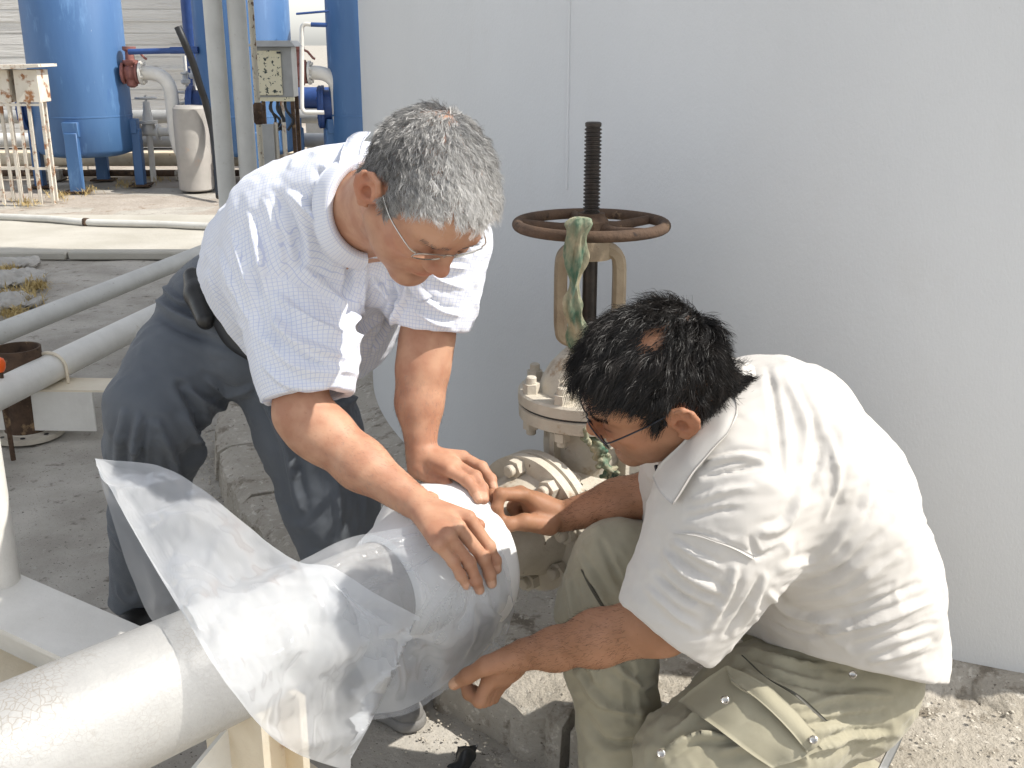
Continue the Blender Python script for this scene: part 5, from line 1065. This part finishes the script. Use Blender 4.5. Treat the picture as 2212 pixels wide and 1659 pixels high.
V = relax(folds(V, F, [([(1620, 1400), (1700, 1430), (1800, 1440)], 9, 0.0126), ([(1600, 1430), (1690, 1470), (1800, 1490)], 9, -0.0112), ([(1680, 1400), (1760, 1420), (1860, 1440)], 8, 0.0098), ([(1720, 1530), (1820, 1500), (1920, 1500)], 9, 0.0140), ([(1700, 1570), (1820, 1550), (1910, 1540)], 9, -0.0126), ([(1420, 1640), (1500, 1590), (1570, 1590)], 9, 0.0168), ([(1440, 1590), (1520, 1530), (1600, 1510)], 11, 0.0112), ([(1560, 1620), (1660, 1600), (1740, 1640)], 11, 0.0168), ([(1480, 1550), (1530, 1490), (1600, 1440)], 9, -0.0098), ([(1760, 1620), (1840, 1590), (1910, 1590)], 9, 0.0140),
 ([(1250, 1200), (1300, 1290), (1350, 1400)], 11, 0.0112), ([(1225, 1250), (1250, 1360), (1290, 1480)], 10, 0.0112), ([(1300, 1170), (1340, 1260), (1400, 1320)], 9, -0.0084), ([(1240, 1450), (1300, 1520), (1390, 1540)], 11, 0.0140), ([(1320, 1430), (1380, 1480), (1420, 1470)], 9, 0.0126), ([(1260, 1540), (1310, 1600), (1380, 1600)], 11, -0.0126), ([(1350, 1400), (1365, 1480), (1370, 1580)], 9, -0.0084)]), F, 3, .5)
N_ = vnormals(V, F); V += N_*(.003*vnoise(V, .08, 34, 3))[:, None]; trB = link('trousers', np_mesh('trousers', V, F), M_trB, personB, True); N_ = vnormals(V, F)
pk_ = lay([[(1466, 1517), (1530, 1560), (1600, 1612), (1668, 1658)], [(1515, 1478), (1580, 1520), (1650, 1572), (1722, 1640)], [(1569, 1440), (1635, 1485), (1700, 1540), (1775, 1618)]], V, N_, (.008, .014, .012))
panel('cargo_pocket', pk_, M_trB, trB, thick=.006, n=7, k=6, noise=.002)
fl = lay([[(1572, 1438), (1640, 1472), (1700, 1520), (1772, 1600)], [(1573, 1456), (1638, 1492), (1698, 1545), (1762, 1614)], [(1580, 1474), (1640, 1514), (1698, 1570), (1744, 1624)]], V, N_, (.018, .024, .024))
flap = panel('cargo_pocket_flap', fl, M_trB, trB, thick=.005, n=6, k=4, noise=.0012)
zp = snap([[(1604, 1430), (1660, 1458), (1715, 1505), (1772, 1572)], [(1607, 1427), (1664, 1455), (1719, 1502), (1776, 1570)]], V, N_, .022); M_zip = mat('dark_zip', (.07, .066, .05), None, 10, .6)
panel('zip', zp, M_zip, trB, thick=.002, n=5, k=1)
slt = snap([[(1252, 1232), (1275, 1275), (1312, 1330)], [(1254, 1230), (1279, 1273), (1315, 1328)]], V, N_, .002); panel('leg_zip', slt, M_zip, trB, thick=.0015, n=5, k=1)
for (u, v) in ((1566, 1512), (1757, 1598), (1428, 1628), (1842, 1457)):
    p = at(u, v, snap([[(u, v)]], V, N_, 0)[0][0].y-.030); d = (Vector((0, 0, CH))-p).normalized(); b = MB(); b.lathe(p, d, [(0, .0065), (.002, .0065), (.0032, .005), (.0022, .0035)], 14); b.build('snap_button', M_wire, trB)
panel('hanging_strap', [[at(1955, 1478, 1.60), at(1968, 1520, 1.60), at(1950, 1590, 1.59), at(1915, 1665, 1.58)], [at(1938, 1480, 1.60), at(1950, 1520, 1.60), at(1930, 1590, 1.59), at(1895, 1665, 1.58)]], M_greybox, trB, thick=.004)
hl_ = at(1362, 1800, 1.60); shoe('shoe', Vector((hl_.x+.03, hl_.y+.02, 0)), Vector((hl_.x-.20, hl_.y+.0, 0)), M_leather, personB); k_ = at(1850, 1720, 1.66); shoe('shoe', Vector((k_.x+.12, k_.y, 0)), Vector((k_.x-.08, k_.y-.02, 0)), M_leather, personB)
# ------------------------------------------------------------------ things on and around the pipe
M_wrap = cloth_mat('white_wrap_tape', (.80, .80, .79), (.76, .76, .75), 12, weave=.0006, rough=.8)
b = MB(); prof = [(0, .090), (.002, .128), (.010, .141), (.022, .147), (.05, DR), (.085, DR), (.105, .145), (.122, .134), (.150, .112), (.20, .094), (.205, .086)]
b.lathe(pp(-.338), -AX, prof, 80); wr = b.build('joint_wrap', M_wrap); tag(wr, 'white bandage wrapped round the pipe joint under both pairs of hands', 'wrapping')
def film_mat(name='polythene_film', base=.33, fac=.42):
    m = bpy.data.materials.new(name); m.use_nodes = True; N, L = m.node_tree.nodes, m.node_tree.links; o = N['Material Output']; N.remove(N['Principled BSDF'])
    t = N.new('ShaderNodeBsdfTransparent'); t.inputs[0].default_value = (.93, .94, .95, 1); d = N.new('ShaderNodeBsdfDiffuse'); d.inputs[0].default_value = (.82, .84, .87, 1); tr = N.new('ShaderNodeBsdfTranslucent'); tr.inputs[0].default_value = (.84, .86, .89, 1)
    g = N.new('ShaderNodeBsdfGlossy'); g.inputs['Roughness'].default_value = .17; g.inputs[0].default_value = (.95, .95, .95, 1)
    a = N.new('ShaderNodeMixShader'); a.inputs[0].default_value = .45; L.new(d.outputs[0], a.inputs[1]); L.new(tr.outputs[0], a.inputs[2])
    lw = N.new('ShaderNodeLayerWeight'); lw.inputs[0].default_value = .35; tc = N.new('ShaderNodeTexCoord'); nz = N.new('ShaderNodeTexNoise'); nz.inputs['Scale'].default_value = 5; nz.inputs['Detail'].default_value = 4; L.new(tc.outputs['Object'], nz.inputs['Vector'])
    ma = N.new('ShaderNodeMath'); ma.operation = 'MULTIPLY_ADD'; ma.inputs[1].default_value = fac; ma.inputs[2].default_value = base; L.new(lw.outputs['Facing'], ma.inputs[0])
    mb_ = N.new('ShaderNodeMath'); mb_.operation = 'MULTIPLY_ADD'; mb_.inputs[1].default_value = .12; L.new(nz.outputs[0], mb_.inputs[0]); L.new(ma.outputs[0], mb_.inputs[2])
    b_ = N.new('ShaderNodeMixShader'); L.new(mb_.outputs[0], b_.inputs[0]); L.new(t.outputs[0], b_.inputs[1]); L.new(a.outputs[0], b_.inputs[2])
    fr = N.new('ShaderNodeLayerWeight'); fr.inputs[0].default_value = .12; bp = N.new('ShaderNodeBump'); bp.inputs['Distance'].default_value = .0012; n2 = N.new('ShaderNodeTexNoise'); n2.inputs['Scale'].default_value = 22; n2.inputs['Detail'].default_value = 5; L.new(tc.outputs['Object'], n2.inputs['Vector']); L.new(n2.outputs[0], bp.inputs['Height'])
    for x in (d, tr, g): L.new(bp.outputs[0], x.inputs['Normal'])
    c_ = N.new('ShaderNodeMixShader'); fm = N.new('ShaderNodeMath'); fm.operation = 'MULTIPLY'; fm.inputs[1].default_value = 1.1; L.new(fr.outputs['Fresnel'], fm.inputs[0]); fc = N.new('ShaderNodeMath'); fc.operation = 'MINIMUM'; fc.inputs[1].default_value = .22; L.new(fm.outputs[0], fc.inputs[0]); L.new(fc.outputs[0], c_.inputs[0]); L.new(b_.outputs[0], c_.inputs[1]); L.new(g.outputs[0], c_.inputs[2]); L.new(c_.outputs[0], o.inputs[0]); return m
M_film = film_mat(); M_clear = film_mat('thin_clear_film', .15, .42)
def fm(u, v, D, r=.128):                              # keep the film in front of the pipe where it passes over it
    d = ray(u, v); o = Vector((0, 0, CH))-VC; o2 = o-AX*o.dot(AX); d2 = d-AX*d.dot(AX); A_, B_, C_ = d2.dot(d2), 2*o2.dot(d2), o2.dot(o2)-r*r
    return at(u, v, min(D, on_pipe(u, v, r).y) if B_*B_-4*A_*C_ > 0 else D)
def film(name, rows, n, k, amp, seed, parent, jag=0, crease=None, m=None, crump=1.0):
    rows = [spline(r, n) for r in rows]; cols = [spline([r[i] for r in rows], k) for i in range(len(rows[0]))]
    nx, ny = len(cols), len(cols[0]); V = np.array([[p[:] for p in c] for c in cols]).reshape(-1, 3); i = np.arange(nx*ny).reshape(nx, ny); F = np.stack([i[:-1, :-1], i[1:, :-1], i[1:, 1:], i[:-1, 1:]], -1).reshape(-1, 4)
    ed = np.minimum(np.minimum(np.arange(nx), nx-1-np.arange(nx))[:, None]/6, np.minimum(np.arange(ny), ny-1-np.arange(ny))[None]/6).clip(.15, 1).ravel(); w_ = vnoise(V*np.array([1, .6, 1.6]), .16, seed, 2); w2 = 1-np.abs(vnoise(V*np.array([1.6, 1, .8]), .09, seed+5, 2))*1.6
    rs_ = np.random.RandomState(seed+31); cr = np.zeros(len(V))
    for _ in range(7):
        dv = rs_.normal(size=3); dv /= np.linalg.norm(dv); ph = V @ dv/rs_.uniform(.05, .16)+rs_.uniform(0, 1)+.12*w_; cr += (np.abs(2*(ph-np.floor(ph))-1)-.5)*np.clip(vnoise(V, .2, seed+_, 1)+.45, 0, 1)
    N_ = vnormals(V, F); V = V+N_*(ed*amp*crump*cr)[:, None]; V = V+N_*(ed*(amp*.6*w_+amp*.3*np.clip(w2, -.5, 1)))[:, None]
    if crease: V = folds(V, F, [([p for p in c], w_c, h_c) for c, w_c, h_c in crease], 2, 0)
    if jag: V = V.reshape(nx, ny, 3); rs = np.random.RandomState(seed); j = np.cumsum(rs.normal(0, jag, ny)); j -= np.linspace(j[0], j[-1], ny); e = V[-1]-V[-3]; V[-1] += e/np.linalg.norm(e, axis=1)[:, None]*j[:, None]; V = V.reshape(-1, 3)
    return link(name, np_mesh(name, V, F), m or M_film, parent, True)
fo = empty('polythene_sheet', pp(-.7)); tag(fo, 'crumpled translucent polythene sheet draped over the white pipe and the wrapped joint', 'plastic sheet')
top = [(205, 990, 1.70), (340, 1006, 1.70), (430, 1052, 1.66), (540, 1140, 1.60), (640, 1212, 1.58), (720, 1226, 1.58), (810, 1282, 1.56), (905, 1332, 1.55)]
m1 = [(207, 996, 1.69), (325, 1085, 1.62), (420, 1180, 1.52), (525, 1290, 1.44), (620, 1340, 1.45), (700, 1370, 1.47), (790, 1395, 1.50), (872, 1420, 1.52)]
m2 = [(208, 1000, 1.68), (312, 1135, 1.57), (408, 1265, 1.42), (505, 1395, 1.33), (590, 1460, 1.36), (670, 1500, 1.41), (750, 1515, 1.45), (825, 1520, 1.48)]
bot = [(209, 1004, 1.67), (303, 1172, 1.52), (398, 1332, 1.36), (488, 1475, 1.28), (560, 1566, 1.30), (630, 1622, 1.36), (695, 1648, 1.42), (748, 1664, 1.46)]
film('front_leaf', [[fm(*p) for p in r] for r in (top, m1, m2, bot)], 20, 26, .007, 3, fo, .005, crump=1.7, crease=[([(215, 1000), (330, 1060), (470, 1110), (640, 1225)], 9, .010), ([(420, 1060), (540, 1190), (700, 1320)], 12, .012), ([(300, 1060), (400, 1200), (520, 1420)], 12, -.008), ([(640, 1230), (690, 1280), (730, 1340)], 9, .010), ([(730, 1340), (800, 1300), (890, 1330)], 10, .010), ([(730, 1350), (790, 1390), (860, 1430)], 9, -.010), ([(710, 1360), (760, 1440), (820, 1500)], 10, .012), ([(690, 1370), (680, 1470), (640, 1600)], 12, -.010), ([(670, 1360), (600, 1440), (540, 1530)], 11, .010), ([(520, 1250), (560, 1340), (620, 1400)], 10, -.008), ([(430, 1120), (450, 1200), (500, 1290)], 9, .008), ([(740, 1480), (730, 1560), (710, 1640)], 9, .010), ([(770, 1370), (810, 1420), (830, 1470)], 6, .008), ([(340, 1010), (400, 1080), (440, 1090)], 6, .008)])
film('back_leaf', [[at(*p) for p in r] for r in ([(205, 990, 1.705), (242, 1120, 1.74), (286, 1250, 1.74), (332, 1344, 1.70), (392, 1354, 1.66)], [(206, 990, 1.705), (300, 1110, 1.72), (370, 1210, 1.70), (420, 1280, 1.67), (450, 1320, 1.64)], [(207, 990, 1.705), (330, 1060, 1.71), (430, 1150, 1.68), (500, 1240, 1.64), (540, 1290, 1.62)])], 14, 14, .005, 8, fo, m=M_clear, crump=1.5)
cs = [[(645, 1214, .112), (690, 1300, .112), (750, 1400, .118), (795, 1490, .13), (800, 1556, .16)], [(760, 1160, .118), (795, 1270, .118), (850, 1390, .122), (895, 1480, .14), (885, 1540, .17)], [(880, 1136, .128), (925, 1250, .126), (965, 1355, .132), (985, 1430, .15), (962, 1492, .175)], [(985, 1085, .142), (1020, 1220, .150), (1045, 1320, .151), (1052, 1385, .153), (1040, 1430, .165)], [(1035, 1062, .149), (1080, 1175, .1505), (1104, 1270, .151), (1104, 1340, .152), (1088, 1398, .156)]]
sl_ = film('joint_sleeve', [[op(*p) for p in c] for c in cs], 20, 18, .0035, 15, fo, 0, m=M_clear, crump=1.6, crease=[([(1000, 1235), (930, 1330), (850, 1480)], 8, .010), ([(1005, 1250), (960, 1360), (900, 1470)], 7, -.008), ([(1010, 1260), (1000, 1360), (950, 1470)], 7, .010), ([(1040, 1250), (1060, 1330), (1060, 1400)], 7, .007), ([(900, 1160), (830, 1180), (700, 1230)], 8, .007), ([(930, 1200), (860, 1240), (760, 1290)], 8, -.007), ([(1090, 1200), (1110, 1290), (1090, 1370)], 6, .006)])
film('sleeve_skirt', [[op(u, v, r_+.012)-CZ*-.004 for u, v, r_ in c] for c in ([(700, 1240, .115), (800, 1320, .122), (900, 1370, .13), (990, 1330, .147), (1015, 1260, .151)], [(770, 1330, .118), (840, 1400, .126), (920, 1430, .14), (1010, 1370, .152), (1030, 1290, .152)], [(800, 1540, .15), (880, 1528, .16), (960, 1478, .165), (1040, 1410, .158), (1085, 1330, .153)])], 18, 16, .005, 23, fo, 0, m=M_clear, crump=1.6, crease=[([(1000, 1280), (930, 1380), (840, 1500)], 8, .012), ([(1010, 1300), (980, 1390), (900, 1490)], 7, -.010), ([(960, 1330), (870, 1390), (790, 1440)], 7, .009)])
# loose raffia like threads of the wrap
for p0 in ([(1180, 1315), (1172, 1340), (1150, 1365), (1138, 1388)], [(1192, 1335), (1185, 1352), (1172, 1368)]):
    pass
# ---- pedestal under the pipe, brace and post at lower left
pd = pp(-.85); ps = empty('pipe_support', (pd.x, pd.y, 0)); tag(ps, 'cream rust stained steel pedestal holding up the white pipe', 'pipe support')
b = MB(); b.box(pd+UP*-.19, (.006, .085, .125), (AX, SD, UP)); b.box(pd+AX*.07+UP*-.19, (.006, .085, .125), (AX, SD, UP)); b.box(pd+AX*.035+SD*.03+UP*-.20, (.034, .005, .12), (AX, SD, UP)); b.build('upright', M_cream, ps)
b = MB(); b.box(pd+AX*.035+UP*-.322, (.14, .13, .007), (AX, SD, UP)); b.build('ledge', M_cream, ps)
b = MB(); b.box(pd+AX*.10+SD*.05+UP*-.300, (.012, .075, .014), (AX, SD, UP)); b.build('rusty_clip', M_cream, ps)
b = MB(); b.box(pd+AX*.035+UP*-.415, (.06, .06, .085), (AX, SD, UP)); b.build('column', M_cream, ps)
b = MB(); b.prism([pd+AX*.04+UP*-.10+SD*-.02, pd+AX*.04+UP*-.32+SD*-.02, pd+AX*-.30+UP*-.32+SD*-.02], SD*.008); b.build('gusset', M_white, ps)
p0, p1 = at(-130, 1232, 1.98), at(330, 1440, 1.70); d = (p1-p0).normalized(); n_ = UP-d*UP.dot(d); n_.normalize(); t = d.cross(n_)
bs = empty('diagonal_brace', p0.lerp(p1, .5)); tag(bs, 'white rust edged diagonal steel channel behind the thick pipe at lower left', 'brace')
L_ = (p1-p0).length/2; mid = p0.lerp(p1, .5)
b = MB(); b.box(mid, (L_, .075, .005), (d, t, n_)); b.build('flange_plate', M_white, bs)
b = MB(); b.box(mid-n_*.062+t*-.0*1+(CZ*0), (L_-.002, .004, .058), (d, t, n_)); b.build('web', M_white, bs)
b = MB(); b.box(mid-n_*.124, (L_, .075, .005), (d, t, n_)); b.build('flange_plate', M_cream, bs)
b = MB(); q0 = at(-6, 1240, 1.95); b.cyl((q0.x, q0.y, q0.z-.02), (q0.x-.0, q0.y, 1.05), .042, 28); po = b.build('white_post', M_white); tag(po, 'white round post rising at the left edge from the diagonal brace', 'post')
b = MB(); b.cyl((q0.x, q0.y, 0), (q0.x, q0.y, q0.z-.021), .034, 20); b.build('post_foot', M_white, po)
# scrap of black cloth on the ground
c0 = atz(1000, 1640, .012); panel_o = panel('black_scrap', [[atz(968, 1662, .006), atz(985, 1640, .010), atz(988, 1612, .006)], [atz(992, 1668, .02), atz(1004, 1640, .026), atz(1010, 1610, .018)], [atz(1014, 1660, .006), atz(1026, 1636, .008), atz(1032, 1610, .006)]], M_black, None, thick=.002, n=6, k=5, noise=.004); tag(panel_o, 'scrap of black plastic lying on the ground below the joint', 'scrap')
# green and tan rag hanging from the handwheel down behind the bonnet
M_rag = mat('green_tan_rag', (.045, .12, .075), (.38, .33, .22), 38, .7, bump=.003, bscale=60, stretch=(1, 1, .45), spots=[((.03, .055, .035), 22, .60, .06), ((.05, .17, .14), 14, .60, .08), ((.02, .09, .045), 11, .62, .08)])
def rag():
    pts = [at(1253, 470, 1.905), at(1247, 500, 1.90), at(1243, 560, 1.915), at(1240, 620, 1.925), at(1238, 670, 1.935), at(1250, 720, 1.96), at(1270, 790, 1.975)]; q = spline(pts, 14); n = 40; V = []; rs = np.random.RandomState(4)
    for i, p in enumerate(q):
        t = i/(len(q)-1); a = (.0165+.005*math.sin(t*9)+.004*math.sin(t*23))*(.75 if i == 0 else 1); bb = .012+.003*math.sin(t*17+1)
        for k in range(n):
            w = 2*math.pi*k/n; f = 1+.24*abs(math.sin(2.5*w+t*5))+.12*math.sin(6*w-t*9)+.10*math.sin(9*w+t*31)-.18; V.append(tuple(p+CX*(a*f*math.cos(w))+Y*(bb*f*math.sin(w))))
    F = [(i*n+k, i*n+(k+1) % n, (i+1)*n+(k+1) % n, (i+1)*n+k) for i in range(len(q)-1) for k in range(n)]; b = MB(); b.add(V, F, True); b.add(V[:n], [tuple(range(n))[::-1]]); b.add(V[-n:], [tuple(range(n))]); return b.build('rag', M_rag)
tag(rag(), 'twisted green and tan rag hanging from the valve handwheel', 'rag')
S = SDF(); rr_ = random.Random(3)
for i in range(16):
    t = i/15; p = at(1272+52*t+rr_.uniform(-10, 10), 940+95*t+rr_.uniform(-8, 8), 1.94+rr_.uniform(-.01, .01)); d = Vector((rr_.uniform(-1, 1), rr_.uniform(-1, 1), rr_.uniform(-1, 1))).normalized(); S.cap(p-d*.012, p+d*.012, .006, .004, .006)
V, F = S.mesh(.0022); N_ = vnormals(V, F); V += N_*(.0018*vnoise(V, .014, 5, 2))[:, None]
tag(link('rag', np_mesh('rag', V, F), M_rag, None, True), 'crumpled dark green rag end stuffed below the bonnet flange', 'rag')
